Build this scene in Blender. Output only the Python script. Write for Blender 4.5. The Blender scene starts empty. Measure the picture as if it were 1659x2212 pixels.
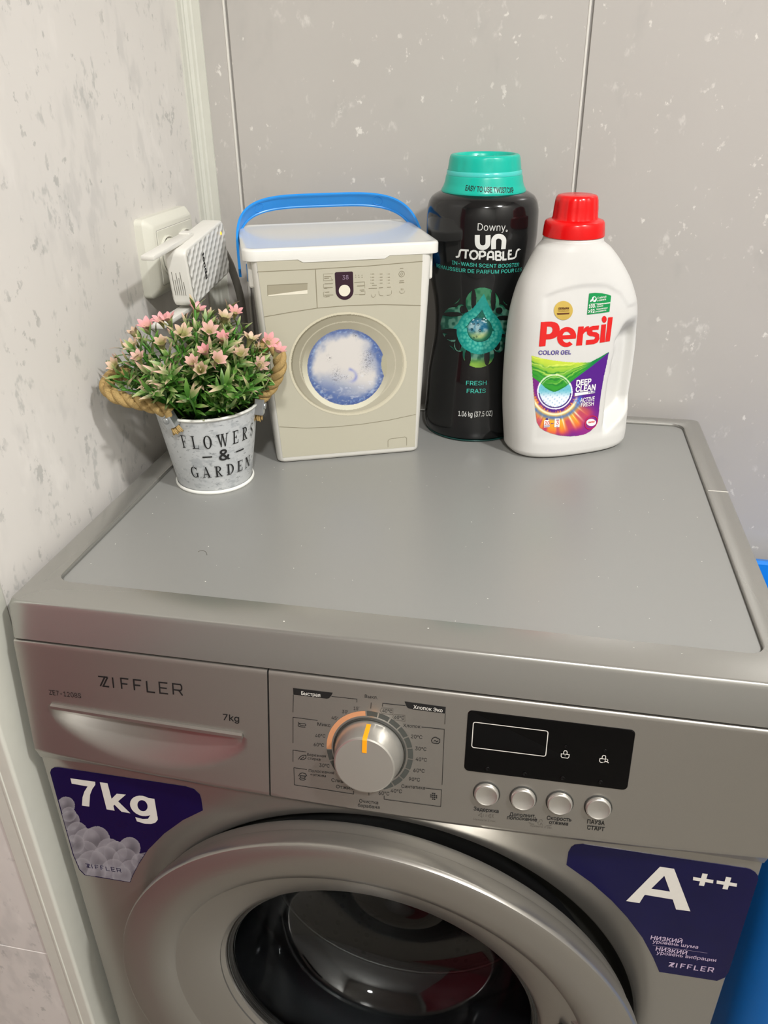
import bpy, bmesh, math, random
import numpy as np
from mathutils import Vector, Matrix, geometry

# ---------------------------------------------------------------- camera
W, H, D = 0.595, 0.845, 0.488            # washing machine width, height, depth
CAM = np.array([0.3957, -0.4545, 1.2026])
ROT = (1.0756, 0.0098, 0.1893)
FPX = 1714.93                            # focal length in pixels of a 1659 x 2212 frame
sc = bpy.context.scene
cd = bpy.data.cameras.new('camera')
cd.sensor_fit = 'VERTICAL'; cd.sensor_height = 24.0; cd.lens = FPX / 2212 * 24.0
cd.clip_start = 0.02
co = bpy.data.objects.new('camera', cd); sc.collection.objects.link(co)
co.location = CAM; co.rotation_euler = ROT
sc.camera = co

# ---------------------------------------------------------------- world, lamps, exposure
wd = bpy.data.worlds.new('world'); sc.world = wd; wd.use_nodes = True
wd.node_tree.nodes['Background'].inputs[0].default_value = (0.9, 0.93, 1.0, 1)
wd.node_tree.nodes['Background'].inputs[1].default_value = 0.02

def lamp(name, loc, power, size, col=(1, .99, .97)):
    l = bpy.data.lights.new(name, 'AREA'); l.shape = 'DISK'; l.size = size; l.energy = power; l.color = col
    o = bpy.data.objects.new(name, l); sc.collection.objects.link(o); o.location = loc
    return o
lamp('ceiling_spot_right', (1.45, -0.62, 2.47), 34.0, 0.15)
lamp('ceiling_spot_middle', (0.78, -1.35, 2.47), 30.0, 0.15)
sc.view_settings.view_transform = 'Standard'
sc.view_settings.look = 'None'
sc.view_settings.exposure = 0.25
sc.view_settings.gamma = 1.0
sc.view_settings.use_curve_mapping = False
sc.cycles.use_denoising = True
sc.cycles.max_bounces = 10
sc.cycles.diffuse_bounces = 5
sc.cycles.sample_clamp_indirect = 6.0

rng = np.random.default_rng(7)
random.seed(7)
COL = sc.collection.objects

# ---------------------------------------------------------------- rays of the measured camera: a pixel meets a surface
def _rot(rx, ry, rz):
    cx, sx = math.cos(rx), math.sin(rx); cy, sy = math.cos(ry), math.sin(ry); cz, sz = math.cos(rz), math.sin(rz)
    X = np.array([[1, 0, 0], [0, cx, -sx], [0, sx, cx]]); Y = np.array([[cy, 0, sy], [0, 1, 0], [-sy, 0, cy]])
    Z = np.array([[cz, -sz, 0], [sz, cz, 0], [0, 0, 1]])
    return Z @ Y @ X
RM = _rot(*ROT)
def ray(u, v):
    d = RM @ np.array([(u - 829.5) / FPX, -(v - 1106) / FPX, -1.0]); return d / np.linalg.norm(d)
def at(u, v, ax, val):
    d = ray(u, v); return CAM + d * ((val - CAM[ax]) / d[ax])
def to_px(P):
    q = (np.asarray(P, float) - CAM) @ RM
    return np.stack([829.5 + FPX * q[..., 0] / -q[..., 2], 1106 - FPX * q[..., 1] / -q[..., 2]], -1)
def hit(u, v, inside):
    d = ray(u, v); t = np.arange(0.25, 1.7, 0.002)
    k = inside(CAM + d * t[:, None])
    i = int(np.argmax(k))
    if not k[i]:
        return None
    a, b = t[i - 1], t[i]
    for _ in range(18):
        m = (a + b) / 2
        if inside((CAM + d * m)[None])[0]: b = m
        else: a = m
    return CAM + d * b

# ---------------------------------------------------------------- colours and materials
def s2l(c):
    c = np.asarray(c, float) / 255.0
    return np.where(c <= 0.04045, c / 12.92, ((c + 0.055) / 1.055) ** 2.4)
def srgb(r, g, b):
    x = s2l((r, g, b)); return (float(x[0]), float(x[1]), float(x[2]), 1)

def pm(name, col, rough=0.5, metal=0.0, coat=0.0, spec=0.5, grain=0.0, gscale=300, bump=0.0, bscale=200, attr=None, trans=0.0, ior=1.45, sss=0.0, emit=None):
    m = bpy.data.materials.new(name); m.use_nodes = True
    nt = m.node_tree; b = nt.nodes['Principled BSDF']
    b.inputs['Base Color'].default_value = col; b.inputs['Roughness'].default_value = rough
    b.inputs['Metallic'].default_value = metal; b.inputs['Coat Weight'].default_value = coat
    b.inputs['Specular IOR Level'].default_value = spec; b.inputs['IOR'].default_value = ior
    b.inputs['Transmission Weight'].default_value = trans
    if sss:
        b.inputs['Subsurface Weight'].default_value = sss; b.inputs['Subsurface Radius'].default_value = (.01, .01, .008); b.inputs['Subsurface Scale'].default_value = .3
    if emit:
        b.inputs['Emission Color'].default_value = emit[0]; b.inputs['Emission Strength'].default_value = emit[1]
    tc = nt.nodes.new('ShaderNodeTexCoord')
    src = None
    if attr:
        a = nt.nodes.new('ShaderNodeVertexColor'); a.layer_name = attr; src = a.outputs['Color']
        nt.links.new(src, b.inputs['Base Color'])
    if grain:
        n = nt.nodes.new('ShaderNodeTexNoise'); n.inputs['Scale'].default_value = gscale; n.inputs['Detail'].default_value = 3
        nt.links.new(tc.outputs['Object'], n.inputs['Vector'])
        r = nt.nodes.new('ShaderNodeMapRange'); r.inputs['To Min'].default_value = 1 - grain; r.inputs['To Max'].default_value = 1 + grain
        nt.links.new(n.outputs['Fac'], r.inputs['Value'])
        mx = nt.nodes.new('ShaderNodeMix'); mx.data_type = 'RGBA'; mx.blend_type = 'MULTIPLY'; mx.inputs[0].default_value = 1
        if src is not None: nt.links.new(src, mx.inputs[6])
        else: mx.inputs[6].default_value = col
        nt.links.new(r.outputs[0], mx.inputs[7]); nt.links.new(mx.outputs[2], b.inputs['Base Color'])
    if bump:
        n = nt.nodes.new('ShaderNodeTexNoise'); n.inputs['Scale'].default_value = bscale; n.inputs['Detail'].default_value = 2
        nt.links.new(tc.outputs['Object'], n.inputs['Vector'])
        bp = nt.nodes.new('ShaderNodeBump'); bp.inputs['Strength'].default_value = bump; bp.inputs['Distance'].default_value = .001
        nt.links.new(n.outputs['Fac'], bp.inputs['Height']); nt.links.new(bp.outputs[0], b.inputs['Normal'])
    return m

def wall_mat(name, base, layers, rough=0.4, spec=0.5, cloud=0.05):
    """base colour with printed flecks; layers: (colour, scale, threshold, width, vertical stretch, breakup scale, strength)"""
    m = bpy.data.materials.new(name); m.use_nodes = True
    nt = m.node_tree; N = nt.nodes; L = nt.links; b = N['Principled BSDF']
    b.inputs['Roughness'].default_value = rough; b.inputs['Specular IOR Level'].default_value = spec
    tc = N.new('ShaderNodeTexCoord')
    cl = N.new('ShaderNodeTexNoise'); cl.inputs['Scale'].default_value = 6; cl.inputs['Detail'].default_value = 2
    L.new(tc.outputs['Object'], cl.inputs['Vector'])
    r = N.new('ShaderNodeMapRange'); r.inputs['From Min'].default_value = .3; r.inputs['From Max'].default_value = .7
    r.inputs['To Min'].default_value = 1 - cloud; r.inputs['To Max'].default_value = 1 + cloud
    L.new(cl.outputs['Fac'], r.inputs['Value'])
    mx = N.new('ShaderNodeMix'); mx.data_type = 'RGBA'; mx.blend_type = 'MULTIPLY'; mx.inputs[0].default_value = 1
    mx.inputs[6].default_value = base; L.new(r.outputs[0], mx.inputs[7])
    cur = mx.outputs[2]
    for i, (c, scale, th, wid, st, bs, stg) in enumerate(layers):
        mp = N.new('ShaderNodeMapping'); mp.inputs['Scale'].default_value = (1, 1, st); mp.inputs['Location'].default_value = (i * 3.7, i * 1.3, i * 5.1)
        L.new(tc.outputs['Object'], mp.inputs['Vector'])
        n = N.new('ShaderNodeTexNoise'); n.inputs['Scale'].default_value = scale; n.inputs['Detail'].default_value = 4; n.inputs['Roughness'].default_value = .62
        L.new(mp.outputs[0], n.inputs['Vector'])
        a = N.new('ShaderNodeMapRange'); a.interpolation_type = 'SMOOTHSTEP'; a.inputs['From Min'].default_value = th; a.inputs['From Max'].default_value = th + wid
        L.new(n.outputs['Fac'], a.inputs['Value'])
        n2 = N.new('ShaderNodeTexNoise'); n2.inputs['Scale'].default_value = bs; n2.inputs['Detail'].default_value = 3
        L.new(mp.outputs[0], n2.inputs['Vector'])
        a2 = N.new('ShaderNodeMapRange'); a2.interpolation_type = 'SMOOTHSTEP'; a2.inputs['From Min'].default_value = .42; a2.inputs['From Max'].default_value = .6
        L.new(n2.outputs['Fac'], a2.inputs['Value'])
        mu = N.new('ShaderNodeMath'); mu.operation = 'MULTIPLY'; L.new(a.outputs[0], mu.inputs[0]); L.new(a2.outputs[0], mu.inputs[1])
        mu2 = N.new('ShaderNodeMath'); mu2.operation = 'MULTIPLY'; L.new(mu.outputs[0], mu2.inputs[0]); mu2.inputs[1].default_value = stg
        k = N.new('ShaderNodeMix'); k.data_type = 'RGBA'; L.new(mu2.outputs[0], k.inputs[0]); L.new(cur, k.inputs[6]); k.inputs[7].default_value = c
        cur = k.outputs[2]
    L.new(cur, b.inputs['Base Color'])
    return m

M = {}
M['wall_left'] = wall_mat('pale_marbled_panel', srgb(214, 210, 205),
    [(srgb(198, 195, 191), 15, .50, .16, .5, 60, .7), (srgb(182, 181, 177), 34, .575, .08, .62, 170, .75), (srgb(172, 171, 167), 90, .59, .06, .7, 34, .75), (srgb(226, 222, 217), 16, .56, .12, .5, 40, .7)], .38, .4, .03)
M['wall_back'] = wall_mat('grey_flecked_panel', srgb(181, 177, 172),
    [(srgb(168, 165, 161), 14, .55, .14, .6, 30, .5), (srgb(206, 203, 197), 36, .60, .10, .65, 110, .85), (srgb(224, 221, 214), 80, .635, .07, .8, 22, .8)], .24, .5, .02)
M['joint'] = pm('joint_strip', srgb(152, 149, 145), .5, grain=.05)
M['joint_light'] = pm('joint_lip', srgb(214, 211, 204), .35, grain=.04)
M['trim'] = pm('white_plastic_trim', srgb(203, 203, 193), .33, grain=.04, gscale=60, bump=.15, bscale=60)
M['plain_wall'] = pm('plain_wall', srgb(180, 178, 172), .6, grain=.05, gscale=8)
M['ceiling'] = pm('ceiling_paint', srgb(214, 210, 203), .7, grain=.03, gscale=5)
M['floor'] = pm('dark_floor_tile', srgb(112, 107, 97), .45, grain=.15, gscale=9)
M['added_red'] = pm('added_door_red_brown', srgb(142, 46, 58), .5, grain=.1, gscale=14)
M['silver'] = pm('silver_paint', srgb(176, 173, 167), .30, metal=.86, grain=.06, gscale=2500, spec=.4)
M['silver_top'] = pm('silver_lid', srgb(168, 167, 162), .23, metal=.72, grain=.05, gscale=2500, spec=.4)
M['grey_top'] = pm('grey_top_panel', srgb(148, 148, 145), .34, metal=.2, grain=.04, gscale=2200, spec=.45)
M['silver_knob'] = pm('satin_silver', srgb(196, 193, 186), .28, metal=.75, grain=.04, gscale=2500)
M['dark_gap'] = pm('dark_recess', srgb(50, 50, 46), .6, grain=.1, gscale=300)
M['black_print'] = pm('black_print', srgb(22, 22, 22), .5, grain=.1)
M['grey_print'] = pm('grey_print', srgb(96, 92, 84), .5, grain=.1)
M['dark_scale'] = pm('dark_grey_scale', srgb(66, 68, 64), .5, grain=.12, gscale=3000)
M['peach_scale'] = pm('peach_scale', srgb(196, 138, 98), .5, grain=.05)
M['orange'] = pm('orange_pointer', srgb(246, 160, 20), .4, grain=.04)
M['white_print'] = pm('white_print', srgb(214, 211, 203), .5, grain=.04)
M['screen'] = pm('black_gloss', srgb(5, 5, 6), .06, spec=.3, grain=.1)
M['sticker'] = pm('navy_sticker', srgb(15, 13, 60), .18, spec=.32, grain=.22, gscale=28)
M['sticker_art'] = pm('printed_art', (1, 1, 1, 1), .35, attr='Col')
M['gloss_art'] = pm('printed_gloss_art', (1, 1, 1, 1), .2, attr='Col')
M['rubber'] = pm('dark_rubber', srgb(26, 27, 29), .45, grain=.15, gscale=60)
M['steel'] = pm('steel', srgb(150, 148, 144), .25, metal=1.0, grain=.08, gscale=200)
M['glass'] = pm('door_glass', srgb(190, 196, 200), .03, trans=1.0, ior=1.48, grain=.02)
M['white_plastic'] = pm('white_plastic', srgb(217, 215, 208), .3, grain=.015, sss=.0)
M['white_socket'] = pm('ivory_plastic', srgb(212, 211, 199), .32, grain=.015)
M['white_lid'] = pm('white_gloss_plastic', srgb(220, 219, 213), .18, grain=.012, coat=.3)
M['blue'] = pm('blue_plastic', srgb(32, 138, 222), .3, grain=.04, gscale=60)
M['blue_tub'] = pm('blue_tub_plastic', srgb(20, 122, 214), .3, grain=.05, gscale=30)
M['cable'] = pm('grey_cable', srgb(122, 118, 110), .5, grain=.06)
M['beige'] = pm('beige_print', srgb(183, 179, 161), .45, grain=.025, gscale=20)
M['beige_line'] = pm('beige_dark_print', srgb(136, 129, 108), .45, grain=.05)
M['beige_light'] = pm('beige_light_print', srgb(224, 219, 202), .45, grain=.03)
M['beige_recess'] = pm('beige_recess_print', srgb(158, 152, 132), .45, grain=.06, gscale=25)
M['plum'] = pm('plum_print', srgb(50, 26, 40), .4, grain=.05)
M['lilac'] = pm('lilac_print', srgb(190, 170, 196), .4, grain=.02)
M['black_bottle'] = pm('black_gloss_plastic', srgb(15, 16, 17), .12, spec=.45, coat=.3, grain=.2, gscale=30)
M['teal'] = pm('teal_plastic', srgb(18, 176, 156), .28, grain=.03, spec=.45)
M['teal_reflection'] = pm('pale_teal_reflection', srgb(70, 192, 184), .22, grain=.03)
M['teal_print'] = pm('teal_print', srgb(60, 172, 156), .35, grain=.04)
M['silver_print'] = pm('silver_grey_print', srgb(212, 214, 210), .35, grain=.03)
M['bottle_white'] = pm('white_bottle_plastic', srgb(209, 208, 204), .34, grain=.012, spec=.45)
M['red_cap'] = pm('red_plastic', srgb(216, 14, 16), .22, grain=.03, spec=.5)
M['red_print'] = pm('red_print', srgb(214, 32, 30), .4, grain=.02)
M['violet_print'] = pm('violet_print', srgb(66, 48, 140), .4, grain=.03)
M['green_print'] = pm('green_print', srgb(12, 140, 74), .4, grain=.04)
M['gold_print'] = pm('gold_print', srgb(214, 184, 92), .3, metal=.3, grain=.12, gscale=70)
M['brown_print'] = pm('brown_print', srgb(92, 52, 26), .4, grain=.05)
M['label_white'] = pm('label_white', srgb(240, 238, 234), .4, grain=.015)
M['pot'] = wall_mat('galvanised_whitewash', srgb(188, 191, 192), [(srgb(160, 164, 167), 60, .50, .12, 1.6, 90, .8), (srgb(126, 130, 133), 150, .575, .06, 2.2, 260, .85), (srgb(212, 213, 212), 90, .58, .08, 1.4, 120, .6)], .42, .4, .04)
M['pot_rim'] = wall_mat('worn_white_rim', srgb(226, 226, 220), [(srgb(120, 120, 116), 150, .62, .05, 1.2, 200, .8)], .4, .4, .03)
M['rope'] = pm('jute_rope', srgb(168, 141, 90), .85, grain=.28, gscale=900, bump=.6, bscale=1200)
M['clip'] = pm('zinc_clip', srgb(176, 180, 182), .3, metal=.8, grain=.06, gscale=200)
M['leaf'] = pm('leaf', (1, 1, 1, 1), .42, attr='Col', grain=.08, gscale=300)
M['stem'] = pm('green_stem', srgb(70, 128, 40), .5, grain=.1)
M['soil'] = pm('dark_green_foam', srgb(24, 40, 16), .9, grain=.3, gscale=200)
M['led'] = pm('amber_led', srgb(255, 196, 60), .4, emit=(srgb(255, 176, 40), 1.2), grain=.02)
M['dust'] = pm('dust_lint', srgb(226, 224, 218), .9, grain=.05)
M['stripe_light'] = pm('relief_plastic', srgb(226, 225, 218), .35, grain=.01)
M['stripe_dark'] = pm('relief_plastic_grey', srgb(196, 194, 186), .35, grain=.01)

# drum steel with rows of holes
def drum_mat():
    m = pm('perforated_drum', srgb(60, 58, 56), .4, metal=.85)
    nt = m.node_tree; N = nt.nodes; L = nt.links; b = N['Principled BSDF']
    tc = N.new('ShaderNodeTexCoord'); v = N.new('ShaderNodeTexVoronoi'); v.inputs['Scale'].default_value = 75; v.inputs['Randomness'].default_value = .15
    L.new(tc.outputs['Object'], v.inputs['Vector'])
    r = N.new('ShaderNodeMapRange'); r.inputs['From Min'].default_value = .22; r.inputs['From Max'].default_value = .3
    L.new(v.outputs['Distance'], r.inputs['Value'])
    k = N.new('ShaderNodeMix'); k.data_type = 'RGBA'; L.new(r.outputs[0], k.inputs[0]); k.inputs[6].default_value = srgb(6, 6, 6); k.inputs[7].default_value = srgb(62, 60, 58)
    L.new(k.outputs[2], b.inputs['Base Color'])
    return m
M['drum'] = drum_mat()

# ---------------------------------------------------------------- object helpers
ORG = {}                                             # local origin of each root (geometry below is given in that root's own frame)
def empty(name, loc, label=None, cat=None, rotz=0.0, group=None):
    o = bpy.data.objects.new(name, None); COL.link(o); o.empty_display_size = .05
    o.location = loc; o.rotation_euler = (0, 0, rotz)
    if label: o['label'] = label
    if cat: o['category'] = cat
    if group: o['group'] = group
    return o
def root_of(o):
    while o.parent is not None: o = o.parent
    return o
def link(name, me, mat, parent=None, smooth=False, label=None):
    o = bpy.data.objects.new(name, me); COL.link(o)
    if mat is not None and not me.materials: me.materials.append(mat)
    if parent is not None: o.parent = parent
    if smooth:
        me.polygons.foreach_set('use_smooth', [True] * len(me.polygons))
    if label: o['label'] = label
    return o
def mk(name, verts, faces, mat, parent=None, smooth=False, label=None, shift=None):
    if shift is not None:
        verts = [(v[0] - shift[0], v[1] - shift[1], v[2] - shift[2]) for v in verts]
    me = bpy.data.meshes.new(name); me.from_pydata([tuple(map(float, v)) for v in verts], [], faces); me.update()
    return link(name, me, mat, parent, smooth, label)
def auto_smooth(o, ang=35):
    me = o.data
    bm = bmesh.new(); bm.from_mesh(me)
    for f in bm.faces: f.smooth = True
    for e in bm.edges:
        if len(e.link_faces) == 2 and e.calc_face_angle(0) > math.radians(ang): e.smooth = False
    bm.to_mesh(me); bm.free()
    return o
class Geo:
    """collects simple shapes into one mesh"""
    def __init__(s): s.v = []; s.f = []
    def add(s, v, f):
        k = len(s.v); s.v += [tuple(map(float, p)) for p in v]; s.f += [tuple(i + k for i in q) for q in f]; return s
    def box(s, x0, x1, y0, y1, z0, z1, bev=0.0, seg=2, mat4=None):
        bm = bmesh.new(); bmesh.ops.create_cube(bm, size=1)
        for v in bm.verts: v.co = Vector(((x0 + x1) / 2 + v.co.x * (x1 - x0), (y0 + y1) / 2 + v.co.y * (y1 - y0), (z0 + z1) / 2 + v.co.z * (z1 - z0)))
        if bev: bmesh.ops.bevel(bm, geom=list(bm.edges), offset=bev, segments=seg, profile=.5, affect='EDGES')
        if mat4 is not None: bmesh.ops.transform(bm, matrix=mat4, verts=bm.verts)
        bm.verts.index_update()
        s.add([v.co[:] for v in bm.verts], [[v.index for v in f.verts] for f in bm.faces]); bm.free(); return s
    def loft(s, loops, cap0=False, cap1=False, closed=True):
        n = len(loops[0]); v = [p for l in loops for p in l]; f = []
        for i in range(len(loops) - 1):
            for j in range(n if closed else n - 1):
                k = (j + 1) % n
                f.append((i * n + j, i * n + k, (i + 1) * n + k, (i + 1) * n + j))
        if cap0: f.append(tuple(reversed(range(n))))
        if cap1: f.append(tuple(range((len(loops) - 1) * n, len(loops) * n)))
        return s.add(v, f)
    def lathe(s, prof, c=(0, 0, 0), axis='z', seg=64, cap0=False, cap1=False):
        loops = []
        for r, h in prof:
            l = []
            for i in range(seg):
                a = 2 * math.pi * i / seg
                if axis == 'z': l.append((c[0] + r * math.cos(a), c[1] + r * math.sin(a), c[2] + h))
                else: l.append((c[0] + r * math.cos(a), c[1] + h, c[2] + r * math.sin(a)))      # axis along y
            loops.append(l)
        return s.loft(loops, cap0, cap1)
    def tube(s, path, r, seg=8, caps=True, twist=None):
        P = [np.array(p, float) for p in path]; n = len(P); loops = []
        up = np.array([0.13, 0.21, 1.0]); prev = None
        for i in range(n):
            t = P[min(i + 1, n - 1)] - P[max(i - 1, 0)]; t = t / (np.linalg.norm(t) + 1e-12)
            if prev is None:
                a = np.cross(t, up); a /= np.linalg.norm(a)
            else:
                a = prev - t * (prev @ t); a /= (np.linalg.norm(a) + 1e-12)
            prev = a; b = np.cross(t, a)
            rr = r[i] if hasattr(r, '__len__') else r
            loops.append([tuple(P[i] + rr * (math.cos(2 * math.pi * j / seg) * a + math.sin(2 * math.pi * j / seg) * b)) for j in range(seg)])
        return s.loft(loops, caps, caps)
    def out(s, name, mat, parent=None, smooth=False, label=None, sharp=None):
        o = mk(name, s.v, s.f, mat, parent, smooth, label)
        bm = bmesh.new(); bm.from_mesh(o.data); bmesh.ops.recalc_face_normals(bm, faces=bm.faces); bm.to_mesh(o.data); bm.free()
        if sharp: auto_smooth(o, sharp)
        return o
def catmull(xs, ys, x):
    xs = np.asarray(xs, float); ys = np.asarray(ys, float); x = np.clip(np.asarray(x, float), xs[0], xs[-1])
    d = np.diff(ys) / np.diff(xs); m = np.zeros_like(ys); m[0] = d[0]; m[-1] = d[-1]
    for i in range(1, len(xs) - 1):
        m[i] = 0 if d[i - 1] * d[i] <= 0 else 2 * d[i - 1] * d[i] / (d[i - 1] + d[i])
    i = np.clip(np.searchsorted(xs, x) - 1, 0, len(xs) - 2); h = xs[i + 1] - xs[i]; t = (x - xs[i]) / h
    return (2 * t**3 - 3 * t**2 + 1) * ys[i] + (t**3 - 2 * t**2 + t) * h * m[i] + (-2 * t**3 + 3 * t**2) * ys[i + 1] + (t**3 - t**2) * h * m[i + 1]
def spline(pts, n=60):
    P = np.asarray(pts, float); s = np.r_[0, np.cumsum(np.linalg.norm(np.diff(P, axis=0), axis=1))]
    q = np.linspace(0, s[-1], n); k = len(P)
    out = []
    for x in q:
        i = min(max(int(np.searchsorted(s, x) - 1), 0), k - 2); t = (x - s[i]) / (s[i + 1] - s[i])
        p0, p1, p2, p3 = P[max(i - 1, 0)], P[i], P[i + 1], P[min(i + 2, k - 1)]
        out.append(.5 * ((2 * p1) + (-p0 + p2) * t + (2 * p0 - 5 * p1 + 4 * p2 - p3) * t**2 + (-p0 + 3 * p1 - 3 * p2 + p3) * t**3))
    return np.array(out)
def rrect(x0, x1, y0, y1, r, k=6):
    out = []
    for cx, cy, a0 in ((x1 - r, y1 - r, 0), (x0 + r, y1 - r, 90), (x0 + r, y0 + r, 180), (x1 - r, y0 + r, 270)):
        for i in range(k + 1):
            a = math.radians(a0 + 90 * i / k); out.append((cx + r * math.cos(a), cy + r * math.sin(a)))
    return out

# ---------------------------------------------------------------- flat print: text, strokes and patches laid on a surface
_gl = {}
try:
    FONT = bpy.data.fonts.load(bpy.utils.system_resource('DATAFILES') + '/fonts/Inter.woff2')
except Exception:
    FONT = None
def glyphs(txt, bold=0.0):
    """outline of the text -> triangles (constrained triangulation, non-zero winding); bold widens the strokes"""
    key = (txt, bold)
    if key in _gl: return _gl[key]
    cu = bpy.data.curves.new('t', 'FONT'); cu.body = txt; cu.resolution_u = 3; cu.fill_mode = 'NONE'
    if FONT: cu.font = FONT
    ob = bpy.data.objects.new('t', cu); me = ob.to_mesh()
    P = np.array([w.co[:2] for w in me.vertices]).reshape(-1, 2); E_ = [tuple(x.vertices) for x in me.edges]
    ob.to_mesh_clear(); bpy.data.objects.remove(ob); bpy.data.curves.remove(cu)
    nxt = {}; loops = []; seen = set(); adj = {}
    for a, b in E_: adj.setdefault(a, []).append(b); adj.setdefault(b, []).append(a)
    fw = {a: b for a, b in E_}
    for st in sorted(adj):
        if st in seen: continue
        l = [st]; seen.add(st); prev, cur = None, st
        first = st + 1 if (st + 1) in adj[st] else adj[st][0]
        prev, cur = st, first
        while cur not in seen:
            seen.add(cur); l.append(cur); q = [x for x in adj[cur] if x != prev]
            if not q: break
            prev, cur = cur, q[0]
        if len(l) > 2: loops.append(l)
    big = 0
    for l in loops:
        p = P[l]; ar = .5 * np.sum(p[:, 0] * np.roll(p[:, 1], -1) - p[:, 1] * np.roll(p[:, 0], -1))
        if abs(ar) > abs(big): big = ar
    sg_ = 1.0 if big > 0 else -1.0
    V = []; C_ = []; segs = []
    for l in loops:
        p = P[l]; keep = [i for i in range(len(p)) if np.linalg.norm(p[i] - p[i - 1]) > 1e-5]; p = p[keep]
        if len(p) < 3: continue
        if bold:
            d = np.roll(p, -1, 0) - p; d /= np.linalg.norm(d, axis=1)[:, None]; n1 = np.c_[d[:, 1], -d[:, 0]] * sg_; n0 = np.roll(n1, 1, 0); m = n0 + n1
            m = m / np.maximum((m * n0).sum(1), .35)[:, None]; p = p + m * bold
        k = len(V); n = len(p); V += [tuple(x) for x in p]; C_ += [(k + i, k + (i + 1) % n) for i in range(n)]; segs += [(p[i], p[(i + 1) % n]) for i in range(n)]
    if not V:
        _gl[key] = (np.zeros((0, 2)), []); return _gl[key]
    r = geometry.delaunay_2d_cdt([Vector(x) for x in V], C_, [], 0, 1e-7)
    v = np.array([x[:] for x in r[0]]); T_ = np.array([tuple(x) for x in r[2]]); c = v[T_].mean(1); w = np.zeros(len(c), int)
    for a, b in segs:
        up = (a[1] <= c[:, 1]) & (b[1] > c[:, 1]); dn = (a[1] > c[:, 1]) & (b[1] <= c[:, 1])
        cr = (b[0] - a[0]) * (c[:, 1] - a[1]) - (c[:, 0] - a[0]) * (b[1] - a[1]); w += (up & (cr > 0)).astype(int) - (dn & (cr < 0)).astype(int)
    f = [tuple(int(i) for i in t) for t in T_[w != 0]]
    v[:, 0] -= min(V, key=lambda q: q[0])[0]
    _gl[key] = (v, f); return _gl[key]
CAPH = float(glyphs('H')[0][:, 1].max())

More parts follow.
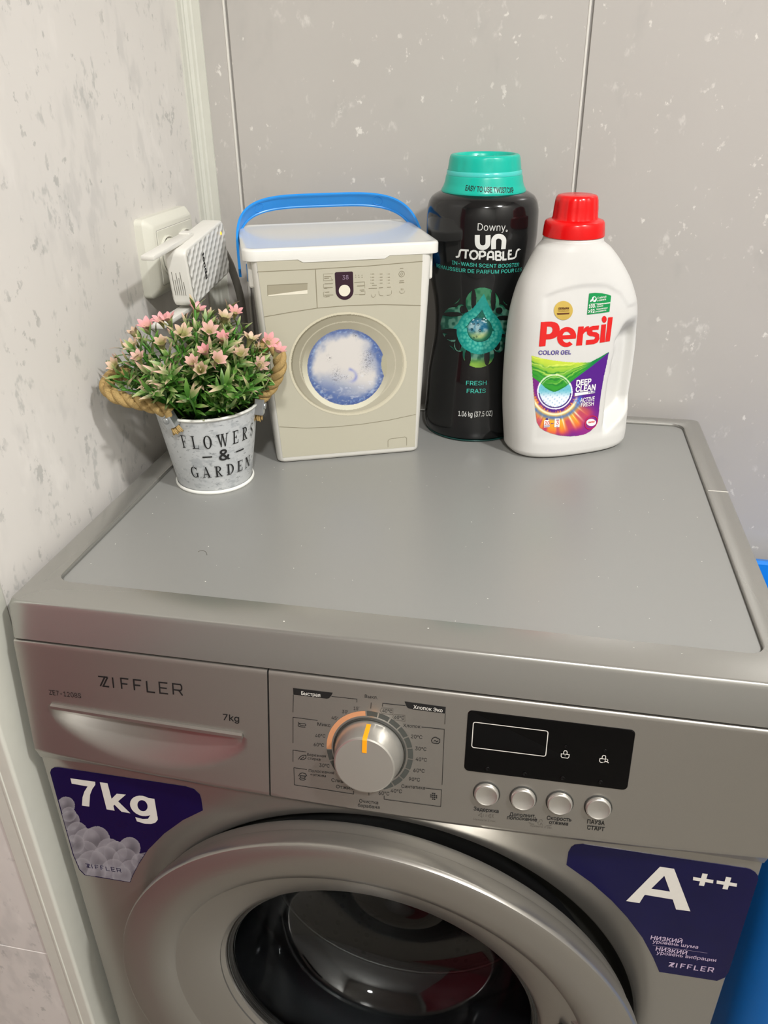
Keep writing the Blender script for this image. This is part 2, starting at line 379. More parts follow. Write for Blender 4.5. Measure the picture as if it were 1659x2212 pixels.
class Surf:
    """px(u,v) -> 2-D surface coordinates; pt(x,y,h) -> 3-D point in the root's frame, h above the surface"""
    def __init__(s, px, pt, sub=0, th=1.0): s.px = px; s.pt = pt; s.sub = sub; s.th = th
class Print:
    def __init__(s, surf, h=0.0002): s.S = surf; s.h = h; s.v = []; s.f = []
    def raw(s, pts, faces, h=None):
        if s.S.sub:
            me = bpy.data.meshes.new('x'); me.from_pydata([(float(p[0]), float(p[1]), 0) for p in pts], [], [tuple(q) for q in faces])
            bm = bmesh.new(); bm.from_mesh(me); bmesh.ops.triangulate(bm, faces=bm.faces)
            for _ in range(4):
                e = [x for x in bm.edges if x.calc_length() > s.S.sub]
                if not e: break
                bmesh.ops.subdivide_edges(bm, edges=e, cuts=1); bmesh.ops.triangulate(bm, faces=[x for x in bm.faces if len(x.verts) > 3])
            bm.verts.index_update(); pts = [x.co[:2] for x in bm.verts]; faces = [tuple(y.index for y in x.verts) for x in bm.faces]
            bm.free(); bpy.data.meshes.remove(me)
        k = len(s.v); s.calls = getattr(s, 'calls', -1) + 1; hh = (s.h if h is None else h) + (s.calls % 9) * 1.6e-5
        s.v += [s.S.pt(p[0], p[1], hh) for p in pts]; s.f += [tuple(i + k for i in q) for q in faces]
    def text(s, txt, p0, p1, hpx, bold=0.0, slant=0.0, sub=0, arc=0.0):
        """baseline from pixel p0 to pixel p1, capital height hpx pixels"""
        v, f = glyphs(txt, bold)
        if not len(v): return
        A = np.array(s.S.px(*p0)); B = np.array(s.S.px(*p1)); mid = ((p0[0] + p1[0]) / 2, (p0[1] + p1[1]) / 2)
        q = np.array(s.S.px(mid[0], mid[1])); q2 = np.array(s.S.px(mid[0], mid[1] - hpx)); hh = abs(q2[1] - q[1]) * s.S.th
        w = v[:, 0].max(); y = v[:, 1] / CAPH
        P = A[None] + (v[:, 0] / w)[:, None] * (B - A)[None]
        t = v[:, 0] / w
        P = P + np.c_[slant * hh * y, hh * y + arc * hh * (1 - (2 * t - 1) ** 2)]
        s.raw(P, f)
    def line2(s, pts, w, closed=False):
        """stroke in surface coordinates: one ribbon with mitred corners"""
        P = [np.array(p, float) for p in pts]; P = [p for i, p in enumerate(P) if i == 0 or np.linalg.norm(p - P[i - 1]) > 1e-7]
        Q = []
        n = len(P); m = n if closed else n - 1
        for i in range(m):
            a, b = P[i], P[(i + 1) % n]; k = max(1, int(np.linalg.norm(b - a) / .010)); Q += [a + (b - a) * j / k for j in range(k)]
        if not closed: Q.append(P[-1])
        n = len(Q); out = []
        for i in range(n):
            d0 = Q[i] - Q[i - 1] if (closed or i > 0) else Q[1] - Q[0]; d1 = Q[(i + 1) % n] - Q[i] if (closed or i < n - 1) else Q[-1] - Q[-2]
            d0 = d0 / (np.linalg.norm(d0) + 1e-12); d1 = d1 / (np.linalg.norm(d1) + 1e-12); n0 = np.array([-d0[1], d0[0]]); n1 = np.array([-d1[1], d1[0]])
            if n0 @ n1 < -.2:
                e = d0 * w / 2; out += [Q[i] + e + n0 * w / 2, Q[i] + e - n0 * w / 2, Q[i] - d1 * w / 2 + n1 * w / 2, Q[i] - d1 * w / 2 - n1 * w / 2]
            else:
                mi = n0 + n1; mi = mi / (mi @ n0); mi *= w / 2; out += [Q[i] + mi, Q[i] - mi]
        k = len(out) // 2
        f = [(2 * i, 2 * i + 1, 2 * i + 3, 2 * i + 2) for i in range(k - 1)]
        if closed: f.append((2 * k - 2, 2 * k - 1, 1, 0))
        s.raw(out, f)
    def line(s, pts, w, closed=False): s.line2([s.S.px(*p) for p in pts], w, closed)
    def poly2(s, pts): s.raw(pts, [tuple(range(len(pts)))])
    def poly(s, pts): s.poly2([s.S.px(*p) for p in pts])
    def disc2(s, c, r, n=24, ry=None):
        ry = r if ry is None else ry
        s.poly2([(c[0] + r * math.cos(2 * math.pi * i / n), c[1] + ry * math.sin(2 * math.pi * i / n)) for i in range(n)])
    def ring2(s, c, r0, r1, a0=0, a1=360, n=32):
        q = []
        for i in range(n + 1):
            a = math.radians(a0 + (a1 - a0) * i / n); q += [(c[0] + r0 * math.cos(a), c[1] + r0 * math.sin(a)), (c[0] + r1 * math.cos(a), c[1] + r1 * math.sin(a))]
        s.raw(q, [(2 * i, 2 * i + 1, 2 * i + 3, 2 * i + 2) for i in range(n)])
    def out(s, name, mat, parent, label=None):
        """one object per cluster of marks that lie close together"""
        V = np.array(s.v); n = len(V); par = list(range(n))
        def find(i):
            while par[i] != i: par[i] = par[par[i]]; i = par[i]
            return i
        for f in s.f:
            r = find(f[0])
            for i in f[1:]: par[find(i)] = r
        isl = {}
        for i in range(n): isl.setdefault(find(i), []).append(i)
        keys = list(isl); lo = np.array([V[isl[k]].min(0) for k in keys]); hi = np.array([V[isl[k]].max(0) for k in keys]); m = len(keys); size = (hi - lo).max(1)
        gap = np.maximum(0, np.maximum(lo[:, None] - hi[None], lo[None] - hi[:, None])); near = np.sqrt((gap ** 2).sum(2)) <= np.maximum(.018, .45 * np.maximum(size[:, None], size[None]))
        grp = list(range(m))
        def fg(i):
            while grp[i] != i: i = grp[i]
            return i
        for i, j in zip(*np.nonzero(np.triu(near, 1))): grp[fg(int(j))] = fg(int(i))
        cl = {}
        for t, k in enumerate(keys):
            for i in isl[k]: cl.setdefault(fg(t), {})[i] = None
        first = None
        for c in cl.values():
            ids = sorted(c); re_ = {i: q for q, i in enumerate(ids)}
            o = mk(name, [s.v[i] for i in ids], [tuple(re_[i] for i in f) for f in s.f if f[0] in c], mat, parent, False, label)
            first = first or o
            first_set = getattr(s, 'objs', []); first_set.append(o); s.objs = first_set
        return first

def in_poly(px, py, poly):
    c = np.zeros(px.shape, bool); n = len(poly)
    for i in range(n):
        x1, y1 = poly[i]; x2, y2 = poly[(i + 1) % n]
        if y1 == y2: continue
        k = ((y1 > py) != (y2 > py)) & (px < (x2 - x1) * (py - y1) / (y2 - y1) + x1); c ^= k
    return c
_tab = np.random.default_rng(3).random((256, 256))
def vnoise(x, y, seed=0):
    x = x + seed * 17.3; y = y + seed * 31.7; xi = np.floor(x).astype(int); yi = np.floor(y).astype(int); fx = x - xi; fy = y - yi
    fx = fx * fx * (3 - 2 * fx); fy = fy * fy * (3 - 2 * fy); g = lambda a, b: _tab[a % 256, b % 256]
    return (g(xi, yi) * (1 - fx) + g(xi + 1, yi) * fx) * (1 - fy) + (g(xi, yi + 1) * (1 - fx) + g(xi + 1, yi + 1) * fx) * fy
def fbm(x, y, o=4, seed=0):
    t = 0; a = .5
    for i in range(o): t = t + a * vnoise(x * 2**i, y * 2**i, seed + i); a *= .5
    return t / (1 - .5**o)
def mix3(a, b, t):
    t = np.clip(t, 0, 1)[..., None]; return np.asarray(a, float) * (1 - t) + np.asarray(b, float) * t
def sst(a, b, x):
    t = np.clip((x - a) / (b - a), 0, 1); return t * t * (3 - 2 * t)
def art(name, bbox, step, pt2w, local, colour, mask, mat, parent, label=None):
    """printed picture: a fine grid on the surface; colour(U,V)/mask(U,V) are written in the picture's own drawing units"""
    x0, x1, y0, y1 = bbox; nx = int((x1 - x0) / step) + 1; ny = int((y1 - y0) / step) + 1
    X, Y = np.meshgrid(np.linspace(x0, x1, nx), np.linspace(y0, y1, ny))
    Pw = pt2w(X, Y)                                   # world points, (ny,nx,3)
    uv = to_px(Pw); U, V = uv[..., 0], uv[..., 1]
    c = s2l(np.clip(colour(U, V), 0, 255)); k = mask(U, V)
    idx = np.arange(nx * ny).reshape(ny, nx)
    fm = k[:-1, :-1] & k[1:, :-1] & k[:-1, 1:] & k[1:, 1:]
    F = np.stack([idx[:-1, :-1], idx[:-1, 1:], idx[1:, 1:], idx[1:, :-1]], -1)[fm]
    used = np.unique(F); remap = -np.ones(nx * ny, int); remap[used] = np.arange(len(used))
    vv = local(Pw.reshape(-1, 3)[used]); F = remap[F]
    me = bpy.data.meshes.new(name); me.vertices.add(len(vv)); me.vertices.foreach_set('co', vv.astype(np.float32).ravel())
    me.loops.add(F.size); me.loops.foreach_set('vertex_index', F.ravel().astype(np.int32))
    me.polygons.add(len(F)); me.polygons.foreach_set('loop_start', np.arange(0, F.size, 4, dtype=np.int32)); me.polygons.foreach_set('loop_total', np.full(len(F), 4, np.int32))
    me.update(calc_edges=True); me.validate()
    a = me.color_attributes.new('Col', 'FLOAT_COLOR', 'POINT')
    cc = np.c_[c.reshape(-1, 3)[used], np.ones(len(used))]; a.data.foreach_set('color', cc.astype(np.float32).ravel())
    return link(name, me, mat, parent, True, label)
def structure(o): o['kind'] = 'structure'; return o

# ================================================================ THE ROOM
YB, XL, YR = 0.518, -0.015, -0.031       # back wall, left wall, face of the wall's outer corner
# back wall: a backing with separate vertical panels
wb = structure(Geo().box(-0.10, 1.75, YB + .0022, YB + .08, 0, 2.5).out('wall_back', M['joint']))
edges = [-0.10, 0.0342, 0.4246, 0.8150, 1.2054, 1.5958, 1.75]
for a, b in zip(edges[:-1], edges[1:]):
    Geo().box(a + .0016, b - .0014, YB, YB + .0024, 0.0, 2.5, .0005, 1).out('wall_panel', M['wall_back'], wb)
for x in edges[1:-1]:
    Geo().box(x - .0034, x - .0010, YB - .0006, YB + .0024, 0.0, 2.5, .0004, 1).out('joint_lip', M['joint_light'], wb)
structure(Geo().box(-0.09, XL, YR + .0005, YB + .006, 0, 2.5).out('wall_left', M['wall_left']))
# return face of the left wall, towards the camera: panels one above another
wr = structure(Geo().box(-1.0, XL - .0015, YR + .004, YR + .03, 0, 2.5).out('wall_return', M['joint_light']))
for z0, z1 in ((0, .0492), (.0508, .4240), (.4260, .800), (.802, 1.176), (1.178, 1.552), (1.554, 1.928), (1.930, 2.5)):
    Geo().box(-1.0, XL - .0015, YR, YR + .004, z0, z1, .0006, 1).out('wall_panel', M['wall_left'], wr)
# plastic corner profiles
tg = Geo()
prof = [(XL, YB - .0205), (XL + .0022, YB - .0205), (XL + .0022, YB - .011), (XL + .0034, YB - .0092), (XL + .0034, YB - .0060), (XL + .0062, YB - .0034),
        (XL + .0092, YB - .0034), (XL + .011, YB - .0022), (XL + .0195, YB - .0022), (XL + .0195, YB)]
prof += [(XL, YB)]
tg.loft([[(x, y, z) for x, y in prof] for z in (0, 2.5)])
structure(tg.out('trim_1', M['trim']))
tg = Geo(); a = []
R_ = .0030
o = (XL + .0018 - R_, YR - .0018 + R_)
a = [(XL, .014), (XL + .0014, .014), (XL + .0018, .0125), (XL + .0018, YR - .0018 + R_)]
a += [(o[0] + R_ * math.cos(t), o[1] + R_ * math.sin(t)) for t in np.radians(np.linspace(0, -90, 7))]
a += [(XL - .0105, YR - .0018), (XL - .0112, YR - .0026), (XL - .0128, YR - .0026), (XL - .0135, YR - .0018), (XL - .0265, YR - .0018), (XL - .0275, YR - .001), (XL - .0275, YR), (XL, YR)]
tg.loft([[(x, y, z) for x, y in a] for z in (0, 2.5)])
structure(tg.out('trim_2', M['trim'], sharp=25))
structure(Geo().box(-1.1, 1.75, -1.95, YB + .08, -.05, 0).out('floor', M['floor']))
structure(Geo().box(-1.1, 1.75, -1.95, YB + .08, 2.5, 2.55).out('ceiling', M['ceiling']))
structure(Geo().box(1.75, 1.82, -1.95, YB + .08, 0, 2.5).out('wall_right', M['plain_wall']))
structure(Geo().box(-1.1, 1.82, -2.02, -1.95, 0, 2.5).out('wall_front', M['plain_wall']))
structure(Geo().box(-1.1, -1.0, -1.95, YR + .03, 0, 2.5).out('wall_far_left', M['plain_wall']))
o = Geo().box(-.95, -.02, -1.35, -.35, 0, .012, .004, 1).out('added_mat', pm('added_mat_red', srgb(104, 46, 48), .9, grain=.2, gscale=120)); o.parent = bpy.data.objects['floor']  # unseen mat, added to put dark red into the machine's reflections
dr = structure(Geo().box(-1.0, -.96, -1.92, -.42, 0, 2.05, .004, 1).out('added_door', M['added_red']))  # unseen door, added so the machine's left front reflects red-brown
o = Geo().lathe([(.0, 0), (.012, 0), (.012, .03), (.026, .034), (.028, .05), (.02, .06), (0, .061)], seg=20).out('door_handle', M['steel'], dr, True); o.rotation_euler = (0, math.pi / 2, 0); o.location = (-.96, -.64, 1.0)  # handle of the added door

# ================================================================ WASHING MACHINE
wm = empty('washing_machine', (0, 0, 0), 'silver front-loading washing machine with grey flat top, round door and program dial', 'washing machine')
# ---- control-panel surface: straight top edge, lower edge bulging forward
ZT, YT, PH = .8095, -.0054, .1095        # top edge height, its y, height of the panel face
def yb(x): return -.0165 - .0118 * np.clip(1 - ((np.asarray(x, float) - .305) / .305) ** 2, 0, 1)
def ysurf(x, z):
    k = (ZT - z) / PH; return YT + (yb(x) - YT) * k
def p_px(u, v):
    P = hit(u, v, lambda Q: (Q[:, 1] > ysurf(Q[:, 0], Q[:, 2])) & (Q[:, 2] < .90)); return (P[0], P[2])
def p_pt(x, z, h): return (x, float(ysurf(x, z)) - h, z)
PANEL = Surf(p_px, p_pt, th=.84)
YF = -.0125
BODY = Surf(lambda u, v: (at(u, v, 1, YF)[0], at(u, v, 1, YF)[2]), lambda x, z, h: (x, YF - h, z))

# ---- cabinet sheets
g = Geo(); g.box(0.001, .012, .0, D - .004, .02, .812); g.box(W - .012, W - .001, .0, D - .004, .02, .812); g.box(.001, W - .001, D - .012, D - .004, .02, .812)
g.box(.001, W - .001, .0, D - .004, .02, .03)
g.out('cabinet', M['silver'], wm)
for x in (.05, W - .05):
    for y in (.05, D - .06):
        Geo().lathe([(0, 0), (.022, 0), (.022, .012), (.012, .014), (.012, .021)], (x, y, 0), 'z', 16).out('foot', M['rubber'], wm, True)
# ---- lid: raised frame round a sunken flat panel
def rr3(x0, x1, y0, y1, r, z): return [(x, y, z) for x, y in rrect(x0, x1, y0, y1, r, 6)]
IX0, IX1, IY0, IY1 = .0238, .5738, .0330, .4690
g = Geo()
loops = [rr3(.002, W - .002, .02, D, .003, .8108), rr3(0, W, YT + .0012, D, .004, .8108), rr3(0, W, YT, D, .004, .8120), rr3(0, W, -.0010, D, .004, .8405)]
for t in np.radians([15, 40, 65, 90]):
    k = .0030 * (1 - math.cos(t)); e = .0030 * math.sin(t)
    loops.append(rr3(k, W - k, -.0006 + k, D - k, .0075, .8420 + e))
loops += [rr3(IX0 - .0012, IX1 + .0012, IY0 - .0003, IY1 + .0022, .0132, .8450), rr3(IX0 - .0004, IX1 + .0004, IY0 - .0001, IY1 + .0008, .0124, .8446), rr3(IX0, IX1, IY0, IY1, .012, .8436), rr3(IX0, IX1, IY0, IY1, .012, .8400)]
g.loft(loops)
g.out('lid_frame', M['silver_top'], wm, sharp=30)
g = Geo(); pl = rr3(IX0 - .002, IX1 + .002, IY0 - .002, IY1 + .002, .013, .842)
inner = rr3(IX0 + .0012, IX1 - .0012, IY0 + .0004, IY1 - .0012, .011, .842)
lowr = rr3(IX0 + .0001, IX1 - .0001, IY0 + .0001, IY1 - .0001, .012, .8412)
g.loft([rr3(IX0 - .002, IX1 + .002, IY0 - .002, IY1 + .002, .013, .8406), lowr, inner], cap1=True)
g.out('top_panel', M['grey_top'], wm)
Geo().box(IX1 + .0015, W - .0008, .2931, .2941, .8448, .84525).out('seam', M['joint_light'], wm, label='pale seam across the lid frame')
# dust on the lid
g = Geo()
for _ in range(70):
    x = rng.uniform(.03, .56); y = rng.uniform(.01, .30); z = .8452 if (y < .032) else .8423
    r = rng.uniform(.00022, .0006); a = rng.uniform(0, 6.28); n = 6
    g.add([(x + r * (1 + .6 * math.cos(2 * t + a)) * math.cos(t), y + r * (1 + .5 * math.sin(3 * t)) * math.sin(t), z) for t in np.linspace(0, 6.28, n, endpoint=False)] + [(x, y, z + .0003)], [(i, (i + 1) % n, n) for i in range(n)])
d_ = g.out('dust', M['dust'], wm); d_['kind'] = 'stuff'
g = Geo(); q = [at(u, v, 2, .8422) for u, v in ((428, 1192), (434, 1189), (441, 1190), (446, 1194), (447, 1199))]
g.tube(spline(q, 14), .00022, 5); g.out('lint_thread', M['grey_print'], wm)

# ---- detergent drawer (left) with scooped handle, control panel (right)
XD = .2155
lip0, lip1 = p_px(113, 1524), p_px(525, 1586)
zl = (lip0[1] + lip1[1]) / 2; xl0, xl1 = lip0[0], lip1[0]
def front_rows(x): pass
def bottom_loop(xs, z0=.700):
    return [[(x, float(ysurf(x, z0)), z0) for x in xs], [(x, float(ysurf(x, z0)) + .0012, z0 - .0022) for x in xs], [(x, min(YF - .0002, float(ysurf(x, z0)) + .0085), z0 - .0118) for x in xs], [(x, .015, z0 - .0130) for x in xs]]
def top_loop(xs):
    return [[(x, .015, ZT) for x in xs], [(x, YT + .0014, ZT) for x in xs], [(x, YT + .0005, ZT - .0004) for x in xs], [(x, float(ysurf(x, ZT - .0014)), ZT - .0014) for x in xs]]
def panel_face(name, x0, x1, scoop, mat):
    xs = list(np.linspace(x0, x1, 65)); loops = top_loop(xs)
    zs = list(np.linspace(ZT - .0014, .700, 46))[1:-1]
    if scoop: zs = sorted(set(list(zs) + [zl + .0003, zl - .0002]), reverse=True)
    for z in zs:
        row = []
        for x in xs:
            y = float(ysurf(x, z))
            if scoop and z < zl:
                t = (x - (xl0 + xl1) / 2) / ((xl1 - xl0) / 2)
                if abs(t) < 1:
                    edge = (1 - t * t) ** .75
                    dep = .024 * edge; hz = .014 + .031 * edge
                    q = (zl - z) / hz
                    y += dep * max(0.0, 1 - sst(0.12, 1.0, q)) if q < 1 else 0
            row.append((x, y, z))
        loops.append(row)
    loops += bottom_loop(xs)
    g = Geo(); g.loft(loops, closed=False)
    for s in (0, -1):                                    # side closures
        col = [l[s] for l in loops]; n = len(col); back = [(c[0], .015, c[2]) for c in col]
        g.loft([col, back], closed=False)
    return g.out(name, mat, wm, sharp=40)
drawer = panel_face('detergent_drawer', .0006, XD - .0007, True, M['silver'])
cpan = panel_face('control_panel', XD + .0007, W - .0006, False, M['silver'])
g = Geo(); g.box(.004, W - .004, -.001, .015, .8075, .8115); g.box(XD - .003, XD + .003, -.001, .015, .695, .8095); g.out('panel_joint', M['dark_gap'], wm)
g = Geo()
lp = []
for x in np.linspace(xl0, xl1, 25):
    y = float(ysurf(x, zl)); lp.append([(x, y + .004, zl + .0022), (x, y - .0012, zl + .0026), (x, y - .0030, zl + .0014), (x, y - .0032, zl - .0012), (x, y - .0022, zl - .0024), (x, y + .004, zl - .0022)])
g.loft(lp, True, True); g.out('handle_lip', M['silver'], drawer, sharp=30)

def zif(pr, p0, p1, hpx, w):
    """the maker's wordmark, drawn in strokes between two baseline pixels"""
    A = np.array(pr.S.px(*p0)); B = np.array(pr.S.px(*p1)); q = np.array(pr.S.px(p0[0], p0[1] - hpx)); h = q[1] - A[1]
    L = {'Z': [[(-.02, .95), (.66, .95), (.10, .02)], [(.94, .95), (.40, .05), (1.0, .05)], [(.6, .95), (.95, .95)]], 'I': [[(0, 0), (0, 1)]], 'F': [[(0, 0), (0, 1), (.8, 1)], [(0, .5), (.65, .5)]],
         'L': [[(0, 1), (0, 0), (.8, 0)]], 'E': [[(.85, 1), (0, 1), (0, 0), (.85, 0)], [(0, .5), (.75, .5)]], 'R': [[(0, 0), (0, 1), (.75, 1), (.85, .85), (.85, .6), (.75, .45), (0, .45)], [(.55, .45), (.9, 0)]]}
    pos = [('Z', 0.0, .105), ('I', .175, .1), ('F', .275, .1), ('F', .43, .1), ('L', .585, .1), ('E', .735, .1), ('R', .895, .105)]
    for ch, x, s in pos:
        for st in L[ch]:
            pts = []
            for i, (a, b) in enumerate(st):
                t = x + a * s * (1.15 if ch != 'I' else 1); pts.append(A + (B - A) * t + np.array([0, b * h]))
            pr.line2(pts, w * (1.2 if ch == 'Z' else 1.1))
pr = Print(PANEL)
zif(pr, (215, 1482), (394, 1502), 22, .0011)
pr.text('ZE7-1208S', (107, 1500), (176, 1508), 12)
pr.text('7kg', (482, 1555), (517, 1559), 16, .008)
pr.out('lettering', M['black_print'], drawer)

# ---- printed dial scale
pr = Print(PANEL)
T = pr.text
T('Выкл.', (788, 1507), (816, 1510), 8.5)
T('15′', (764, 1533), (776, 1534), 8); T('30′', (739, 1540), (752, 1541), 8); T('45′', (716, 1553), (730, 1555), 8)
T('Микс', (686, 1567), (714, 1570), 8.5)
T('40°C', (681, 1592), (703, 1593), 8.5); T('60°C', (678, 1611), (700, 1613), 8.5)
T('Бережная', (664, 1632), (704, 1636), 7); T('стирка', (665, 1640), (692, 1643), 7)
T('30°C', (690, 1656), (712, 1658), 8.5)
T('Полоскание', (667, 1667), (722, 1672), 7); T('+отжим', (670, 1675), (704, 1679), 7)
T('Слив', (716, 1688), (742, 1691), 8.5); T('Отжим', (726, 1702), (765, 1706), 8.5)
T('Очистка', (776, 1733), (817, 1737), 8.5); T('барабана', (773, 1742), (820, 1747), 8.5)
T('40°C', (826, 1538), (847, 1540), 8.5); T('60°C', (852, 1552), (873, 1554), 8.5)
T('Хлопок', (871, 1570), (908, 1573), 8.5)
T('20°C', (888, 1594), (912, 1596), 9); T('30°C', (897, 1620), (921, 1622), 9); T('40°C', (898, 1643), (922, 1645), 9); T('60°C', (893, 1667), (917, 1669), 9); T('90°C', (883, 1686), (907, 1688), 9)
T('Синтетика', (867, 1701), (918, 1705), 8.5)
T('40°C', (844, 1711), (868, 1713), 9); T('60°C', (818, 1716), (841, 1718), 9)
T('Задержка', (1023, 1750), (1077, 1756), 9.5, .012)
T('Дополнит.', (1100, 1762), (1157, 1766), 9, .012); T('полоскание', (1095, 1769), (1160, 1774), 9, .012)
T('Скорость', (1181, 1770), (1234, 1774), 9.5, .012); T('отжима', (1186, 1779), (1227, 1783), 9, .012)
T('ПАУЗА', (1268, 1778), (1306, 1782), 10, .014); T('СТАРТ', (1268, 1791), (1305, 1795), 10, .014)
LW = .00042
pr.line([(1268, 1783), (1307, 1787)], .00035)
for pl in ([(633, 1538), (634, 1500)], [(716, 1504), (771, 1510), (771, 1517)], [(633, 1605), (633, 1549), (686, 1556)], [(633, 1645), (633, 1620), (661, 1624)],
           [(663, 1662), (635, 1658), (636, 1695), (764, 1715), (764, 1708)], [(802, 1517), (801, 1530)], [(826, 1526), (827, 1519), (876, 1524)], [(962, 1541), (961, 1564)],
           [(911, 1570), (960, 1575), (955, 1695)], [(919, 1702), (954, 1706), (952, 1742), (830, 1726), (830, 1718)], [(797, 1709), (797, 1718)]):
    pr.line(pl, LW)
pr.poly([(633, 1486), (719, 1496), (716, 1502), (711, 1508), (706, 1509), (634, 1500)])
pr.poly([(874, 1515), (963, 1527), (962, 1541), (891, 1532), (881, 1529), (878, 1525)])
# small icons: towel, leaf, drum, cotton, weave
pr.line([(660, 1571), (646, 1569), (644, 1566), (646, 1562), (659, 1563), (661, 1566), (659, 1568), (649, 1566), (645, 1561), (644, 1559)], .00045)
pr.line([(645, 1640), (648, 1635), (654, 1631), (661, 1631), (661, 1637), (655, 1641), (649, 1640), (657, 1634)], .0005)
pr.line([(645, 1676), (648, 1671), (653, 1669), (660, 1671), (663, 1676)], .0005); pr.line([(646, 1680), (650, 1684), (656, 1685), (661, 1682)], .0005); pr.line([(648, 1675), (650, 1680), (658, 1681), (660, 1676), (648, 1675)], .0006)
pr.line([(934, 1604), (932, 1599), (935, 1594), (940, 1592), (945, 1594), (950, 1597), (950, 1603), (946, 1606), (938, 1605), (934, 1604)], .00055); pr.line([(937, 1601), (940, 1599), (943, 1602), (947, 1600)], .0006)
for i in range(4):
    for j in range(4):
        if (i in (0, 3)) and (j in (0, 3)): continue
        c = p_px(931 + i * 4, 1713 + j * 4 + i * .6); pr.disc2(c, .00062, 8)
pr.out('lettering', M['black_print'], cpan)
pr = Print(PANEL, .0003)
pr.text('Быстрая', (651, 1500), (692, 1505), 9, .006); pr.text('Хлопок Эко', (893, 1530), (956, 1538), 9, .006)
pr.out('lettering', M['white_print'], cpan, label='pale lettering on the black tabs')
pr = Print(PANEL)
pr.text('Нажмите 3 сек.', (1023, 1771), (1071, 1776), 5); pr.text('Нажмите 3 сек.', (1145, 1785), (1193, 1790), 5)
pr.line([(1033, 1761), (1037, 1759), (1040, 1756), (1041, 1765), (1037, 1762), (1033, 1761)], .0004); pr.line([(1044, 1758), (1044, 1764)], .0004); pr.line([(1050, 1759), (1050, 1764)], .0004)
pr.line([(1055, 1762), (1060, 1758), (1060, 1766), (1055, 1763)], .0004); pr.line([(1063, 1759), (1066, 1766)], .0004); pr.line([(1066, 1759), (1063, 1766)], .0004)
pr.line([(1142, 1776), (1148, 1780), (1154, 1780)], .0004); pr.line([(1180, 1784), (1188, 1784), (1192, 1781)], .0004)
pr.line([(1163, 1781), (1162, 1776), (1166, 1775), (1166, 1771), (1170, 1770), (1172, 1774)], .0005); pr.line([(1166, 1782), (1169, 1778), (1173, 1783)], .0005)
for c0, c1 in (((821, 1539), (849, 1541)), ((848, 1553), (875, 1555))):
    pr.line([(c0[0], c0[1] - 4), (c0[0] + 4, c0[1] - 10), (c1[0], c1[1] - 10), (c1[0], c1[1] + 3), (c0[0] + 4, c0[1] + 2)], .0003, True)
pr.out('lettering', M['grey_print'], cpan, label='small grey lettering under the buttons')
# scale ring: dark segments and peach arc
ta = np.array(p_px(800, 1541)); ra = np.array(p_px(889, 1634)); la = np.array(p_px(709, 1610))
DC = np.array([(ra[0] + la[0]) / 2, 0]); RR = (ra[0] - la[0]) / 2; DC[1] = ta[1] - RR + .0006
pr = Print(PANEL)
seg0 = 96
k = 0
for i in range(10):
    a0 = 96 - i * 16.6; pr.ring2(DC, RR - .0027, RR + .0012, a0 - 1.0 - 14.6, a0 - 1.0, 6)
for i in range(3):
    a0 = 186 + i * 16.6; pr.ring2(DC, RR - .0027, RR + .0012, a0 + 1, a0 + 15.6, 6)
pr.out('dial_scale', M['dark_scale'], cpan, label='dark grey segments round the dial')
pr = Print(PANEL); pr.ring2(DC, RR - .0027, RR + .0012, 97, 185, 40); pr.out('dial_scale', M['peach_scale'], cpan, label='peach arc round the left of the dial')

# ---- dial, display, buttons (built along the panel normal)
def on_panel(c, parent_mat=None):
    x, z = c; e = 1e-3
    P = Vector(p_pt(x, z, 0)); tx = (Vector(p_pt(x + e, z, 0)) - Vector(p_pt(x - e, z, 0))).normalized(); tz = (Vector(p_pt(x, z + e, 0)) - Vector(p_pt(x, z - e, 0))).normalized()
    n = tx.cross(tz).normalized(); tz = n.cross(tx)
    return Matrix(((tx.x, tz.x, n.x, P.x), (tx.y, tz.y, n.y, P.y), (tx.z, tz.z, n.z, P.z), (0, 0, 0, 1)))   # x right, y up, z outwards
mt = on_panel(DC)
g = Geo().lathe([(.0285, .0001), (.0285, .0012), (.0273, .0012), (.0271, .0002)], seg=72); o = g.out('dial_collar', M['dark_gap'], cpan, True); o.matrix_local = mt
g = Geo().lathe([(.0269, .0002), (.0267, .004), (.0237, .0178), (.0231, .0191), (.0220, .0197), (.0, .0199)], seg=72)
dial = g.out('program_dial', M['silver_knob'], wm, sharp=28); dial.matrix_local = mt
g = Geo()
q = []
for y, z in ((.0266, .0052), (.0241, .0168), (.0233, .0194), (.0220, .0202), (.0117, .0204)):
    q.append([(-.0017, y, z), (.0017, y, z), (.0017, y - .0012, z - .0012), (-.0017, y - .0012, z - .0012)])
g.loft(q, True, True); g.out('pointer', M['orange'], dial)
# display
tl, tr, br, bl = p_px(1010, 1533), p_px(1372, 1577), p_px(1356, 1706), p_px(1003, 1664)
sx0, sx1 = (tl[0] + bl[0]) / 2, (tr[0] + br[0]) / 2; sz1, sz0 = (tl[1] + tr[1]) / 2, (bl[1] + br[1]) / 2
def plate(name, outline, h0, h1, mat, parent, bev=.0004):
    n = len(outline); cx = sum(p[0] for p in outline) / n; cy = sum(p[1] for p in outline) / n
    def ins(d):
        return [(cx + (p[0] - cx) * (1 - d / (abs(p[0] - cx) + .004)), cy + (p[1] - cy) * (1 - d / (abs(p[1] - cy) + .004))) for p in outline]
    g = Geo(); l0 = [p_pt(x, y, h0) for x, y in outline]; l1 = [p_pt(x, y, h1 - bev) for x, y in outline]; l2 = [p_pt(x, y, h1) for x, y in ins(bev)]
    g.loft([l0, l1, l2], cap1=True); return g.out(name, mat, parent)
disp = plate('display', rrect(sx0, sx1, sz0, sz1, .0035, 5), -.002, .0007, M['screen'], wm)
pr = Print(PANEL, .0010)
fr = [p_px(*p) for p in ((1023, 1558), (1184, 1577), (1179, 1632), (1019, 1612))]
